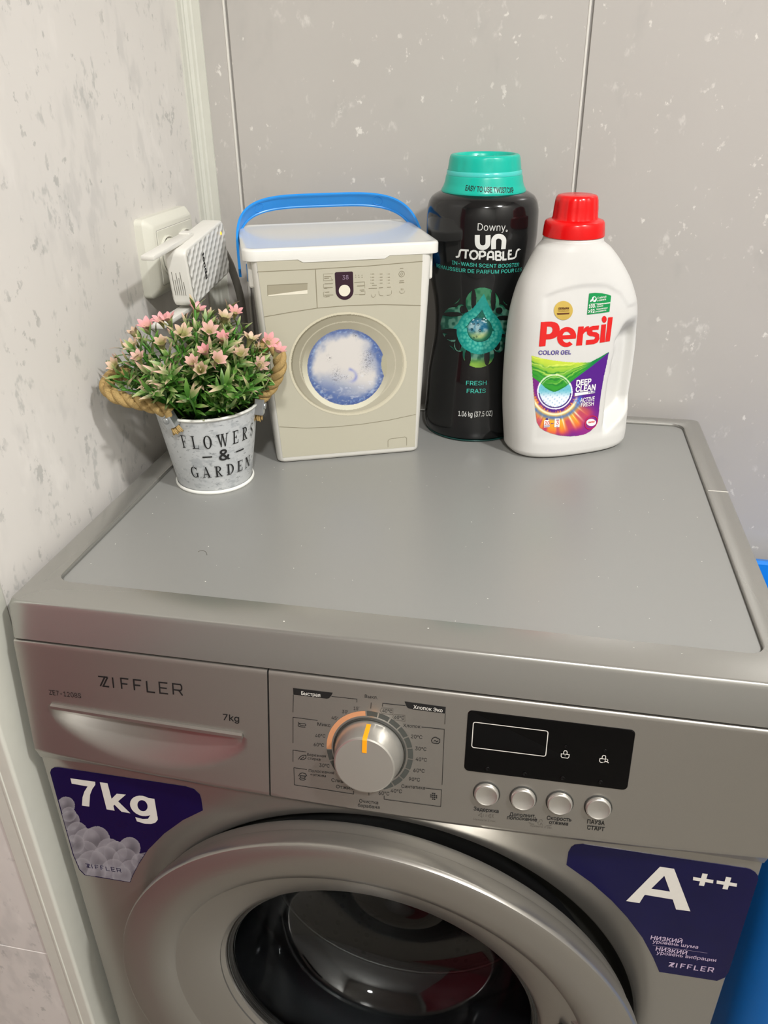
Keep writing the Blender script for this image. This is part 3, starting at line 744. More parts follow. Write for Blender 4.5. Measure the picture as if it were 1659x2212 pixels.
fx0, fx1 = (fr[0][0] + fr[3][0]) / 2, (fr[1][0] + fr[2][0]) / 2; fz1, fz0 = (fr[0][1] + fr[1][1]) / 2, (fr[2][1] + fr[3][1]) / 2
pr.line2(rrect(fx0, fx1, fz0, fz1, .0016, 3), .0006, True)
def lock(pr, u, v, person=False):
    c = np.array(p_px(u, v)); s = .0022
    pr.line2([c + np.array(p) * s for p in ((-.55, .0), (-.55, .9), (-.3, 1.3), (.3, 1.3), (.55, .9), (.55, .0))], .0005)
    if not person:
        pr.line2([c + np.array(p) * s for p in ((-1.3, 0), (1.3, 0), (1.25, -1.0), (.9, -1.4), (-.9, -1.4), (-1.25, -1.0))], .0005, True); pr.disc2(c + np.array((0, -.6)) * s, .0003, 8)
    else:
        pr.line2([c + np.array(p) * s for p in ((.5, 0), (-1.2, 0), (-1.25, -1.0), (-.9, -1.4), (-.2, -1.4))], .0005)
        pr.ring2(c + np.array((.9, -.35)) * s, .0008, .0012, 0, 360, 12); pr.line2([c + np.array(p) * s for p in ((.1, -1.3), (.5, -.95), (1.3, -.95), (1.7, -1.3))], .0005)
lock(pr, 1221, 1627); lock(pr, 1304, 1637, True)
pr.out('display_marks', M['white_print'], disp)
for u, v in ((1053, 1660), (1133, 1671), (1215, 1680), (1297, 1689), (1222, 1612), (1307, 1621)):
    c = p_px(u, v); small = v < 1650
    o = Geo().lathe([(.0013, .0006), (.0011, .0010), (.0006, .0007), (0, .0006)] if small else [(.0019, .0006), (.0017, .0013), (.0009, .0008), (0, .0006)], seg=14).out('indicator', M['screen'], disp, True); o.matrix_local = on_panel(c)
bpos = [p_px(u, v) for u, v in ((1051, 1714), (1130, 1724), (1209, 1733), (1292, 1743))]
bz = sum(b[1] for b in bpos) / 4
for b in bpos:
    mt = on_panel((b[0], bz))
    o = Geo().lathe([(.0102, .0000), (.0102, .0006), (.0094, .0006), (.0094, -.001)], seg=40).out('button_seat', M['dark_gap'], cpan, True); o.matrix_local = mt
    o = Geo().lathe([(.0093, -.001), (.0093, .0024), (.0088, .0033), (.0080, .0036), (.0072, .0031), (0, .0029)], seg=40).out('button', M['silver_knob'], wm, sharp=50); o.matrix_local = mt

# ---- front plate with round opening
GX, GZ, GR = .3018, .4434, .2328
n = 144; circ = []; rect = []
x0, x1, z0, z1 = .0025, W - .0025, .03, .6925
for i in range(n):
    a = 2 * math.pi * i / n; cx, cz = math.cos(a), math.sin(a)
    circ.append((GX + GR * cx, YF, GZ + GR * cz))
    t = min(((x1 - GX) / cx) if cx > 1e-9 else 9, ((x0 - GX) / cx) if cx < -1e-9 else 9, ((z1 - GZ) / cz) if cz > 1e-9 else 9, ((z0 - GZ) / cz) if cz < -1e-9 else 9)
    rect.append((GX + t * cx, YF, GZ + t * cz))
for cxn, czn in ((x0, z0), (x0, z1), (x1, z0), (x1, z1)):
    i = min(range(n), key=lambda k: (rect[k][0] - cxn) ** 2 + (rect[k][2] - czn) ** 2); rect[i] = (cxn, YF, czn)
def grow(l, d, y): return [(p[0] + (d if p[0] > x1 - 1e-6 else -d if p[0] < x0 + 1e-6 else 0), y, p[2]) for p in l]
mid = [tuple(c[k] * .7 + r[k] * .3 for k in range(3)) for c, r in zip(circ, rect)]
inn = [(GX + (GR - .003) * math.cos(2 * math.pi * i / n), YF + .0025, GZ + (GR - .003) * math.sin(2 * math.pi * i / n)) for i in range(n)]
inn2 = [(GX + (GR + .0) * math.cos(2 * math.pi * i / n), YF, GZ + (GR + .0) * math.sin(2 * math.pi * i / n)) for i in range(n)]
g = Geo(); g.loft([inn, inn2, mid, rect, grow(rect, .0012, YF + .0007), grow(rect, .0022, YF + .003), grow(rect, .0025, .012)])
g.out('front_panel', M['silver'], wm, sharp=50)
g = Geo().lathe([(GR - .0028, YF + .0022), (GR - .010, .004), (GR - .016, .017), (.190, .019)], (GX, 0, GZ), 'y', 96); g.out('door_recess', M['dark_gap'], wm, True)

# ---- stickers on the front plate
def sticker(px, name, label):
    pts = [BODY.px(*p) for p in px]; g = Geo()
    g.loft([[(x, YF, z) for x, z in pts], [(x, YF - .0004, z) for x, z in pts]], cap1=True)
    return g.out(name, M['sticker'], wm, label=label)
S1 = [(108.6, 1668), (111, 1661), (116.6, 1657.8), (126, 1657.5), (400.7, 1698.4), (419, 1704), (431.6, 1715.6), (435, 1726), (438.4, 1750), (396, 1770.5), (355, 1800), (320.5, 1834.7), (299.9, 1866.8), (286, 1894), (281.6, 1905.7), (183, 1889.7), (171.6, 1878.2), (157.9, 1846), (131, 1750)]
S2 = [(1223.5, 1867.5), (1227.7, 1839.8), (1233, 1830), (1241.5, 1824.6), (1260.9, 1822.6), (1609.5, 1874.4), (1622, 1878), (1631.6, 1884), (1637, 1891), (1638, 1898), (1573.5, 2100), (1565.2, 2111), (1548.6, 2117.9), (1424, 2098.5), (1410.3, 2066.7), (1388, 2025), (1355, 1981), (1321.7, 1945), (1277.5, 1906)]
s1 = sticker(S1, 'capacity_sticker', 'navy sticker reading 7kg above a heap of foam'); s2 = sticker(S2, 'rating_sticker', 'navy sticker reading A++ in white')
pr = Print(BODY, .0006)
def C4(a, b): return (80 + a / 4.366, 1640 + b / 4.366)
pr.text('7', C4(400, 438), C4(560, 450), 57, .03, slant=-.12); 
pr.v.clear(); pr.f.clear()
pr.poly([C4(318, 175), C4(552, 208), C4(553, 236), C4(525, 275), C4(503, 330), C4(496, 442), C4(427, 432), C4(432, 355), C4(450, 300), C4(480, 252), C4(330, 225)])
pr.poly([C4(595, 212), C4(668, 222), C4(735, 480), C4(660, 468)])
pr.poly([C4(700, 375), C4(755, 320), C4(842, 328), C4(768, 392), C4(884, 505), C4(800, 490), C4(735, 425), C4(715, 440)])
gp = []
for i in range(26):
    a = 2 * math.pi * i / 25; gp.append((a,))
q = [[C4(998 + 118 * math.cos(2 * math.pi * i / 24), 435 + 95 * math.sin(2 * math.pi * i / 24) + .16 * 118 * math.cos(2 * math.pi * i / 24)) for i in range(25)],
     [C4(998 + 48 * math.cos(2 * math.pi * i / 24), 433 + 52 * math.sin(2 * math.pi * i / 24) + .16 * 48 * math.cos(2 * math.pi * i / 24)) for i in range(25)]]
v2 = [BODY.px(*p) for p in q[0]] + [BODY.px(*p) for p in q[1]]
pr.raw(v2, [(i, i + 1, 26 + i, 25 + i) for i in range(24)])
pr.poly([C4(1040, 358), C4(1110, 368), C4(1140, 545), C4(1072, 535)])
pr.poly([C4(1072, 520), C4(1140, 535), C4(1142, 565), C4(1120, 592), C4(1080, 605), C4(1020, 603), C4(945, 580), C4(930, 540), C4(1000, 558), C4(1050, 556)])
pr.out('lettering', M['white_print'], s1)
pr = Print(BODY, .0008); zif(pr, C4(470, 1014), C4(798, 1062), 8, .0006); pr.out('lettering', M['sticker'], s1, label='dark blue wordmark on the foam')
# foam picture
bub = [(270, 440, 90), (310, 580, 95), (380, 690, 100), (470, 780, 130), (560, 760, 130), (680, 860, 115), (870, 840, 108), (740, 880, 110), (450, 900, 130), (640, 960, 140), (520, 1010, 150), (830, 960, 120), (880, 1060, 110), (420, 1020, 90), (300, 520, 70), (720, 1060, 120), (960, 960, 70), (360, 800, 90), (560, 1080, 90), (800, 1100, 90)]
def foam_c(U, V):
    a = (U - 80) * 4.366; b = (V - 1640) * 4.366; out = np.zeros(U.shape + (3,)); out[:] = (104, 100, 110)
    for i, (x, y, r) in enumerate(bub):
        d = np.hypot(a - x, b - y) / r; k = d < 1
        sh = 112 + 46 * (d ** 3) + 40 * np.exp(-((a - x + .3 * r) ** 2 + (b - y + .35 * r) ** 2) / (.13 * r * r)) - 30 * np.exp(-((a - x - .25 * r) ** 2 + (b - y - .2 * r) ** 2) / (.2 * r * r))
        col = np.stack([sh + 2, sh, sh + 6], -1); out = np.where(k[..., None], .35 * out + .65 * col, out)
    low = sst(930, 1060, b) * .5
    return mix3(out, (178, 177, 186), low * fbm(a / 60, b / 60, 3))
def foam_m(U, V):
    a = (U - 80) * 4.366; b = (V - 1640) * 4.366; k = np.zeros(U.shape, bool)
    for x, y, r in bub: k |= np.hypot(a - x, b - y) < r
    k |= (b > 1000 - .2 * (a - 400)) & (a > 300)
    return k & in_poly(U, V, [(x + (.5 if x < 200 else -.3), y) for x, y in S1])
lo, hi = BODY.px(118, 1915), BODY.px(330, 1715)
art('foam_print', (lo[0] - .03, hi[0], lo[1] - .02, hi[1] + .03), .0006, lambda X, Y: np.stack([X, np.full_like(X, YF - .00055), Y], -1), lambda P: P, foam_c, foam_m, M['sticker_art'], s1)
pr = Print(BODY, .0006)
def C5(a, b): return (1200 + a / 3.614, 1790 + b / 3.614)
A2 = [C5(550, 560), C5(815, 292), C5(925, 308), C5(1052, 640), C5(940, 625), C5(915, 545), C5(705, 513), C5(655, 576)]
pr.poly([C5(550, 560), C5(815, 292), C5(870, 300), C5(860, 352), C5(690, 520), C5(655, 576)])
pr.poly([C5(845, 352), C5(870, 300), C5(925, 308), C5(1052, 640), C5(940, 625), C5(895, 490)])
pr.poly([C5(690, 510), C5(740, 462), C5(895, 486), C5(918, 548)])
for cx, cy in ((1152, 393), (1336, 420)):
    pr.poly([C5(cx - 78, cy - 22), C5(cx + 80, cy + 2), C5(cx + 76, cy + 28), C5(cx - 80, cy + 4)]); pr.poly([C5(cx - 6, cy - 50), C5(cx + 36, cy - 44), C5(cx + 6, cy + 50), C5(cx - 34, cy + 44)])
pr.out('lettering', M['white_print'], s2)
pr = Print(BODY, .0006)
pr.text('НИЗКИЙ', C5(740, 858), C5(985, 890), 8.5, .012); pr.text('уровень шума', C5(755, 885), C5(1110, 932), 7.2, .006)
pr.text('НИЗКИЙ', C5(780, 945), C5(1022, 980), 8.5, .012); pr.text('уровень вибрации', C5(786, 972), C5(1250, 1034), 7.2, .006)
zif(pr, C5(880, 1070), C5(1225, 1115), 9.5, .0009); pr.line([C5(760, 905), C5(1185, 965)], .0002)
pr.out('lettering', M['lilac'], s2, label='pale lilac small print')

# ---- door: ring, glass bowl, handle; slightly ajar
DCX, DCY, DCZ, DPH = .2963, -.0269, .4376, math.radians(-1.95)
door = Geo().lathe([(.2280, .010), (.2340, .008), (.2361, .002), (.2366, -.0005), (.2380, -.0062), (.2397, -.0070), (.2404, -.0082), (.2434, -.0215), (.2433, -.0236), (.2424, -.0254), (.2404, -.0264), (.232, -.0272), (.222, -.0268), (.210, -.0250), (.1995, -.0205), (.1945, -.0165), (.1935, -.0150),
                    (.1905, -.0138), (.186, -.0125), (.170, -.0060), (.1600, -.0010), (.1566, .0010), (.1554, .0022), (.1553, .0040), (.1520, .0075), (.1512, .0150), (.156, .016)], (0, 0, 0), 'y', 144).out('door', M['silver'], wm, sharp=32)
door.location = (DCX, DCY, DCZ); door.rotation_euler = (0, 0, DPH)
Geo().lathe([(.1515, .010), (.1490, .0145), (.1482, .022), (.1475, .034), (.1440, .060), (.136, .085), (.120, .104), (.095, .116), (.06, .122), (.001, .124), (.001, .120), (.06, .118), (.093, .1122), (.117, .1005), (.1325, .0825), (.1402, .058), (.1435, .034), (.1442, .022), (.1450, .0145), (.1475, .0100), (.1515, .0100)], (0, 0, 0), 'y', 96).out('door_glass', M['glass'], door, True)
for r, y in ((.1502, .0105), (.1494, .0135), (.1488, .0175)):
    Geo().lathe([(r + .0008, y), (r - .0008, y - .0006), (r - .0014, y + .0008), (r + .0006, y + .0014)], (0, 0, 0), 'y', 96).out('glass_rib', M['glass'], door, True)
g = Geo()
hr = []
for t in np.radians(np.linspace(-26, 20, 24)):
    c, s_ = math.cos(t), math.sin(t)
    hr.append([(.222 * c, -.0285, .222 * s_), (.206 * c, -.0270, .206 * s_), (.196 * c, -.0215, .196 * s_), (.190 * c, -.0150, .190 * s_), (.186 * c, -.0120, .186 * s_), (.20 * c, -.010, .20 * s_)])
g.loft(hr, True, True); g.out('door_handle', M['silver'], door, sharp=40)
Geo().box(.165, .190, -.0142, -.0085, -.052, .052, .003, 2).out('handle_recess', M['dark_gap'], door)
# gasket and drum behind the glass
Geo().lathe([(.198, .018), (.176, .020), (.172, .050), (.166, .058), (.166, .070), (.172, .076), (.172, .088), (.160, .094), (.1505, .096), (.1490, .100)], (GX, 0, GZ), 'y', 96).out('gasket', M['rubber'], wm, True)
Geo().lathe([(.1495, .098), (.1475, .0960), (.1455, .0985), (.1480, .104)], (GX, 0, GZ), 'y', 96).out('drum_lip', M['steel'], wm, True)
Geo().lathe([(.150, .104), (.200, .110), (.232, .124), (.238, .150), (.238, .38), (.225, .40), (.10, .39), (0, .385)], (GX, 0, GZ), 'y', 96).out('drum', M['drum'], wm, True)

#@@OBJECTS@@
def to_local(root):
    c, s = math.cos(root.rotation_euler[2]), math.sin(root.rotation_euler[2]); L = np.array(root.location)
    def f(P):
        d = np.asarray(P, float) - L
        return np.stack([d[..., 0] * c + d[..., 1] * s, -d[..., 0] * s + d[..., 1] * c, d[..., 2]], -1)
    return f
def to_world(root):
    c, s = math.cos(root.rotation_euler[2]), math.sin(root.rotation_euler[2]); L = np.array(root.location)
    def f(p):
        p = np.asarray(p, float)
        return np.stack([p[..., 0] * c - p[..., 1] * s, p[..., 0] * s + p[..., 1] * c, p[..., 2]], -1) + L
    return f

# ================================================================ LAUNDRY POWDER BOX shaped like a small washing machine
bn = empty('storage_box', (.1845, .3706, .8422), 'white plastic box with beige toy washing machine front and blue handle', 'storage box', math.radians(21.5))
bl_, bw_ = to_local(bn), to_world(bn)
BT = .2140
def bfy(z): return -.0575 - .0065 * z / .21
g = Geo(); loops = []
for z, i in ((0, .003), (.0015, .0008), (.004, 0), (.21, 0), (BT, 0)):
    k = z / .21; loops.append([(x, y, z) for x, y in rrect(-.078 - .010 * k + i, .078 + .010 * k - i, -.0575 - .0065 * k + i, .060 + .018 * k - i, .008, 5)])
g.loft(loops, True, True); g.out('body', M['white_plastic'], bn, sharp=40)
g = Geo(); g.box(-.080, .080, -.0588, -.0560, -.0, .0016)
for s in (-1, 1):
    g = Geo(); g.box(s * .0885 - .003, s * .0885 + .003, -.052, -.020, .186, .2142, .0022, 2); g.out('side_clip', M['white_plastic'], bn)
    g = Geo(); g.lathe([(0, .0), (.010, .0), (.010, .004), (.0085, .0055), (0, .0055)], seg=20)
    o = g.out('hinge_boss', M['blue'], bn, True); o.rotation_euler = (0, s * math.pi / 2, 0); o.location = (s * .0862, .004, .190)
# lid: overhanging, stepped lower edge at the front
g = Geo(); loops = []
LX, LY0, LY1 = .0960, -.0648, .0905
pts0 = rrect(-LX, LX, LY0, LY1, .012, 7)
def lidrow(ins, z): return [(x, y, z) for x, y in rrect(-LX + ins, LX - ins, LY0 + ins, LY1 - ins, .012 - ins * .5, 7)]
loops = [lidrow(.0030, .2140), lidrow(.0008, .2131), lidrow(0, .2136), lidrow(0, .2222), lidrow(.0007, .2236), lidrow(.0022, .2243), lidrow(.0050, .2245), lidrow(.0075, .2238), lidrow(.0105, .2237)]
g.loft(loops, True, True); lid = g.out('lid', M['white_lid'], bn, sharp=50)
g = Geo()
q = []
for y in (LY0 - .0001, LY0 + .0022):
    q.append([(-.045, y, .2142), (.046, y, .2142), (.040, y, .2108), (-.039, y, .2108)])
g.loft(q, True, True); g.out('lid_lip', M['white_lid'], lid)
# handle folded back behind the lid
hu = np.array([0, .082, .0575]); hu_n = hu / np.linalg.norm(hu); hw = np.array([0, -hu_n[2], hu_n[1]]); P0 = np.array([0, .004, .190])
arc = []
for t in np.linspace(0, math.pi, 61):
    c, s = math.cos(t), math.sin(t); arc.append(P0 + np.array([-.0985 * np.sign(c) * abs(c) ** .5, 0, 0]) + hu * abs(s) ** .5)
arc = spline(arc, 90); g = Geo(); loops = []
for i, p in enumerate(arc):
    tg_ = arc[min(i + 1, 89)] - arc[max(i - 1, 0)]; tg_ = tg_ / np.linalg.norm(tg_); nn_ = np.cross(tg_, hw)
    if nn_ @ (p - P0 - hu * .3) < 0: nn_ = -nn_
    wdt = .0088; th = .0012
    e = min(i, 89 - i); wdt = .0058 + .0030 * min(1, e / 12)
    l = []
    for a, b in ((-1, -1), (-1, 1), (-.75, 1.25), (.75, 1.25), (1, 1), (1, -1), (.8, -1), (.74, -.3), (-.74, -.3), (-.8, -1)):
        l.append(tuple(p + hw * wdt * a + nn_ * th * b))
    loops.append(l)
g.loft(loops, True, True); hd = g.out('handle', M['blue'], bn, sharp=35)
for f in (.30, .68):
    i = int(f * 89); p = arc[i]; tg_ = arc[i + 1] - arc[i - 1]; tg_ /= np.linalg.norm(tg_); nn_ = np.cross(tg_, hw)
    if nn_ @ (p - P0 - hu * .3) > 0: nn_ = -nn_
    g = Geo(); q = []
    for a in np.linspace(0, 2 * math.pi, 17)[:-1]:
        c = p + .0052 * (math.cos(a) * tg_ + math.sin(a) * hw); q.append(c)
    q.append(q[0]); g.tube([x + nn_ * .0006 for x in q], .00035, 5, False); g.out('moulded_ring', M['blue'], hd)
# printed front
def b_in(Q):
    l = bl_(Q); return (l[:, 1] > bfy(l[:, 2])) & (l[:, 2] < .23) & (np.abs(l[:, 0]) < .12)
def b_px(u, v): l = bl_(hit(u, v, b_in)); return (l[0], l[2])
BOX = Surf(b_px, lambda x, z, h: (x, bfy(z) - h, z))
def CB(a, b): return (480 + a / 3.318, 400 + b / 3.318)
def C6(a, b): return (540 + a / 4.366, 550 + b / 4.366)
pr = Print(BOX, .0002)
fp = [b_px(*CB(250, 575)), b_px(*CB(1436, 512)), b_px(*CB(1381, 1866)), b_px(*CB(435, 1960))]
fp = [(fp[0][0], .2135), (fp[1][0], .2135), (fp[2][0], (fp[2][1] + fp[3][1]) / 2), (fp[3][0], (fp[2][1] + fp[3][1]) / 2)]
pr.poly2(fp); face = pr.out('front_print', M['beige'], bn, label='glossy beige appliance picture on the front')
def bp(mat, build, name='print_detail', h=.0004, label=None):
    pr = Print(BOX, h); build(pr); return pr.out(name, mat, face, label)
def d1(p):
    p.line([CB(250, 621), CB(660, 601), CB(1050, 578), CB(1437, 545)], .0006)
    p.line([C6(617, 140), C6(634, 505)], .0007)
    p.line([CB(300, 943), CB(500, 908), CB(683, 880), CB(900, 862), CB(1150, 855), CB(1422, 861)], .0006)
    p.line([CB(410, 1731), CB(600, 1740), CB(800, 1732), CB(1000, 1712), CB(1200, 1682), CB(1386, 1642)], .0005)
    p.line([CB(1188, 1875), CB(1188, 1830), CB(1200, 1818), CB(1310, 1803), CB(1322, 1812), CB(1322, 1865)], .0004)
    for a, b in (((165, 287), (545, 270)), ((165, 287), (168, 388))): p.line([C6(*a), C6(*b)], .0004)
bp(M['beige_line'], d1, 'print_line')
bp(M['beige_recess'], lambda p: p.poly([C6(167, 289), C6(543, 273), C6(541, 335), C6(169, 386)]), 'print_tray', .0003)
bp(M['beige_light'], lambda p: p.poly([C6(169, 382), C6(541, 332), C6(543, 368), C6(170, 390)]), 'print_tray')
def d2(p):
    q = [C6(799, 178), C6(803, 170), C6(812, 165), C6(960, 158), C6(968, 163), C6(971, 172), C6(976, 340)]
    q += [C6(892 + 84 * math.cos(a), 342 + 84 * math.sin(a)) for a in np.linspace(.05, 3.1, 14)]
    p.poly(q)
bp(M['plum'], d2, 'print_display')
bp(M['lilac'], lambda p: p.text('38', C6(872, 236), C6(928, 231), 9.5, -.012), 'print_digits', .0006)
def d3(p):
    c = b_px(*C6(891, 338)); r = abs(b_px(*C6(945, 338))[0] - c[0]); p.disc2(c, r, 28)
bp(M['beige_light'], d3, 'print_knob', .0006)
def d4(p):
    w = .00028
    for y in (182, 246): p.line([C6(692, y), C6(782, y - 4)], w)
    p.line([C6(692, 182), C6(694, 246)], w); p.line([C6(765, 215), C6(768, 232), C6(785, 236)], w)
    for y0, y1 in ((278, 318), (352, 398)):
        p.line([C6(700, y0 - 2), C6(692, y0 + 5), C6(695, y1 - 6), C6(703, y1)], w); p.line([C6(700, y1), C6(730, y1)], w)
    p.line([C6(982, 262), C6(1080, 255), C6(1083, 315)], w); p.line([C6(985, 376), C6(1085, 372), C6(1083, 338)], w)
    for x0, x1, y in ((700, 765, 208), (700, 745, 224), (705, 782, 275), (700, 780, 312), (708, 748, 354), (702, 785, 382), (715, 750, 396), (1010, 1078, 295), (1034, 1078, 334), (1045, 1078, 346), (1030, 1085, 378), (1118, 1198, 318), (1150, 1196, 290), (1215, 1255, 313), (1292, 1330, 308), (1410, 1450, 247), (1406, 1454, 264), (1414, 1446, 132)):
        p.line([C6(x0, y), C6(x1, y - 3)], .00055)
    for x in (995, 1025, 1055): p.line([C6(x, 190), C6(x + 2, 196)], .0008); p.line([C6(x - 4, 212), C6(x + 8, 211)], .0005)
    for x in (1136, 1216, 1292):
        for y in (182, 212, 240, 268): p.line([C6(x, y), C6(x + 3, y)], .0008); p.line([C6(x + 10, y), C6(x + (34 if x < 1290 else 28), y - 1)], .0006)
    for cx, cy in ((1430, 182),): c = b_px(*C6(cx, cy)); p.ring2(c, .0026, .0030, 0, 360, 20); p.ring2(c, .0010, .0013, 0, 360, 12)
    c = b_px(*C6(1163, 383)); p.ring2(c, .0018, .0021, 150, 390, 12)
    p.line([C6(1213, 342), C6(1216, 375), C6(1232, 386), C6(1256, 386)], w); p.line([C6(1290, 384), C6(1320, 380), C6(1333, 368), C6(1335, 335)], w)
    c = b_px(*C6(1434, 340)); p.ring2(c, .0026, .0029, 180, 360, 14); p.line([C6(1424, 318), C6(1424, 335)], .0004); p.line([C6(1442, 318), C6(1442, 335)], .0004); p.line([C6(1433, 316), C6(1433, 335)], .0004)
bp(M['beige_line'], d4, 'print_legend')
# round door picture
bc = np.array([(b_px(*CB(478, 1290))[0] + b_px(*CB(1322, 1290))[0]) / 2, (b_px(*CB(900, 925))[1] + b_px(*CB(900, 1671))[1]) / 2])
br_ = (b_px(*CB(1322, 1290))[0] - b_px(*CB(478, 1290))[0]) / 2
def CD(U, V): return (U - 620) * 6.144, (V - 690) * 6.144
wc_ = (775.0, 625.0)                    # water disc centre and size in the drawing's own units
def w_col(U, V):
    a, b = CD(U, V)
    ra = np.hypot((a - 805) / 785, (b - 590) / 690); ang = np.arctan2(b - 590, a - 805)
    rw = np.hypot((a - 785) / 515, (b - 632) / 505)
    out = np.zeros(U.shape + (3,)); out[:] = (204, 198, 176)
    shade = 160 + 14 * np.sin(ang * 1.0 + .6) + 6 * fbm(a / 160, b / 160, 2)
    out = np.where((ra < .955)[..., None], np.stack([shade, shade - 5, shade - 24], -1), out)
    out = np.where(((ra > .93) & (ra < .955))[..., None], mix3((120, 114, 94), (196, 190, 168), .5 + .5 * np.sin(ang + .7)), out)
    out = np.where(((ra < .82) & (ra > .80))[..., None], mix3(out, (190, 184, 164), .7), out)
    lit = (rw < 1.13) & (rw > 1.0)
    out = np.where(lit[..., None], mix3(out, (222, 219, 198), sst(.2, .9, np.sin(ang * 1.0 - .35) * .6 + .3)), out)
    # water
    n1 = fbm(a / 120, b / 120, 4, 2); n2 = fbm(a / 45 + 3 * n1, b / 28, 3, 5); nz = fbm(a / 20, b / 20, 3, 9)
    deep = sst(.72, 1.02, rw + .30 * (n1 - .5)); low = sst(620, 940, b + 160 * (n1 - .5)) * sst(1050, 420, a + 200 * (n1 - .5)) + .55 * sst(780, 1000, b)
    right = sst(930, 1200, a + 120 * (n1 - .5)) * sst(760, 500, b)
    k = np.clip(deep * .8 + low * .62 + right * .5, 0, 1)
    wat = mix3((208, 204, 200), (84, 106, 158), k)
    wat = mix3(wat, (66, 86, 142), sst(.86, .99, rw) * (.40 + .8 * (n1 - .3)))
    wat = mix3(wat, (128, 136, 160), .5 * sst(.5, .7, n2) * k)
    wat = mix3(wat, (216, 220, 230), sst(.62, .80, n2) * sst(640, 800, b) * .4)
    swirl = np.exp(-((np.hypot((a - 840) / 1.0, (b - 745) / 1.0) - 80) / 22) ** 2) * sst(1.0, .0, np.abs(np.sin(ang * 2 + 1)))
    wat = mix3(wat, (120, 130, 196), swirl * .7)
    band = np.exp(-((rw - .93) / .035) ** 2)
    wat = mix3(wat, (150, 178, 212), .6 * band * sst(.50, .66, nz))
    # strings of bubbles
    for cx, cy, sx, sy, m in ((1070, 540, 70, 120, 1), (650, 740, 45, 90, .8), (740, 770, 120, 25, .6), (560, 510, 30, 40, .8), (900, 190, 50, 40, .8), (980, 720, 60, 25, .5)):
        e = np.exp(-((a - cx) / sx) ** 2 - ((b - cy) / sy) ** 2) * m
        cell = np.abs(vnoise(a / 13, b / 13, 21) - .5)
        wat = mix3(wat, (66, 66, 74), e * sst(.07, .02, cell) * 1.0)
    grip = np.hypot((a - 1560) / 310, (b - 590) / 320) < 1
    out = np.where((rw < 1)[..., None], wat, out)
    out = np.where((grip & (rw < 1.05))[..., None], np.stack([168 + 0 * a, 163 + 0 * a, 140 + 0 * a], -1), out)
    return out
def w_mask(U, V):
    a, b = CD(U, V); return np.hypot((a - 805) / 785, (b - 590) / 690) < 1
art('door_print', (bc[0] - br_ * 1.03, bc[0] + br_ * 1.03, bc[1] - br_ * 1.03, bc[1] + br_ * 1.03), .00048, lambda X, Y: bw_(np.stack([X, bfy(Y) - .0004, Y], -1)), bl_, w_col, w_mask, M['sticker_art'], face, 'printed round door with blue water')

# ================================================================ DARK SCENT-BOOSTER BOTTLE
bk = empty('scent_booster_bottle', (.3295, .437, .842), 'tall black waisted scent booster bottle with teal twist cap behind the white bottle', 'bottle', math.radians(12))
kl, kw = to_local(bk), to_world(bk)
KZ = [0, .004, .012, .034, .068, .095, .111, .130, .1475, .1727, .197, .221, .2395, .2509, .2565, .2600, .2620]
KR = [.0535, .0568, .0582, .0562, .0541, .0500, .0479, .0474, .0489, .0536, .0568, .0589, .0588, .0566, .0530, .0470, .0425]
def kr(z): return catmull(KZ, KR, z)
g = Geo(); zz = sorted(set(list(np.linspace(0, .262, 80)) + KZ)); loops = []
for z in zz:
    r = float(kr(z)); loops.append([(r * math.sin(a), -.97 * r * math.cos(a), z) for a in np.linspace(0, 2 * math.pi, 97)[:-1]])
g.loft(loops, True, True); g.out('body', M['black_bottle'], bk, True)
Geo().lathe([(.0505, .0002), (.0545, .0002), (.0562, .0018), (.0560, .0026), (.0540, .0022)], seg=80).out('base_rim', pm('dark_teal_base', srgb(24, 62, 58), .2, grain=.1), bk, True)
cap = Geo().lathe([(.0436, .2600), (.0440, .2612), (.0438, .2628), (.0418, .2660), (.0404, .2700), (.0394, .2758), (.0388, .2772), (.0384, .2776), (.0383, .2792)], seg=80).out('twist_cap', M['teal'], bk, sharp=50)
g = Geo(); loops = []
for r, z, rib in ((.0379, .2778, 0), (.0379, .2800, .3), (.0372, .2850, 1), (.0364, .2905, 1), (.0358, .2938, .4), (.0350, .2954, 0), (.0336, .2962, 0), (.0318, .2964, 0), (.0304, .2958, 0), (.0298, .2940, 0), (.0290, .2922, 0), (.020, .2918, 0), (.010, .2922, 0)):
    l = []
    for i in range(96):
        a = 2 * math.pi * i / 96; b = rib * .0008 * max(0, math.cos(8 * a)) ** 6
        l.append(((r - b) * math.sin(a), -(r - b) * math.cos(a), z))
    loops.append(l)
g.loft(loops, False, True); g.out('grip_ring', M['teal'], cap, sharp=50)
Geo().lathe([(.0388, .2774), (.0389, .2778), (.0384, .2812), (.0378, .2816)], seg=80).out('cap_reflection', M['teal_reflection'], cap, True)  # reflection of the ring step, put in as a paler teal band
for i in range(9):
    a = i * .72 + .3; r = .021 + .005 * (i % 2)
    o = Geo().box(-.004, .004, -.0012, .0012, 0, .0012, .0005, 1).out('moulded_rib', M['teal'], cap); o.location = (r * math.cos(a), r * math.sin(a), .2919); o.rotation_euler = (0, 0, a)
def k_in(Q):
    l = kl(Q); r = kr(l[:, 2]); return ((l[:, 0] / r) ** 2 + (l[:, 1] / (.97 * r)) ** 2 < 1) & (l[:, 2] > 0) & (l[:, 2] < .262)
def k_px(u, v):
    P = hit(u, v, k_in)
    l = kl(P); return (math.atan2(l[0], -l[1] / .97) * .055, l[2])
def k_pt(s, z, h):
    a = s / .055; r = float(kr(z)) + h; return (r * math.sin(a), -.97 * r * math.cos(a), z)
BOT = Surf(k_px, k_pt, .004, .88)
cz_, crr = [.26, .2628, .2660, .2700, .2758, .2776], [.0440, .0438, .0418, .0404, .0394, .0384]
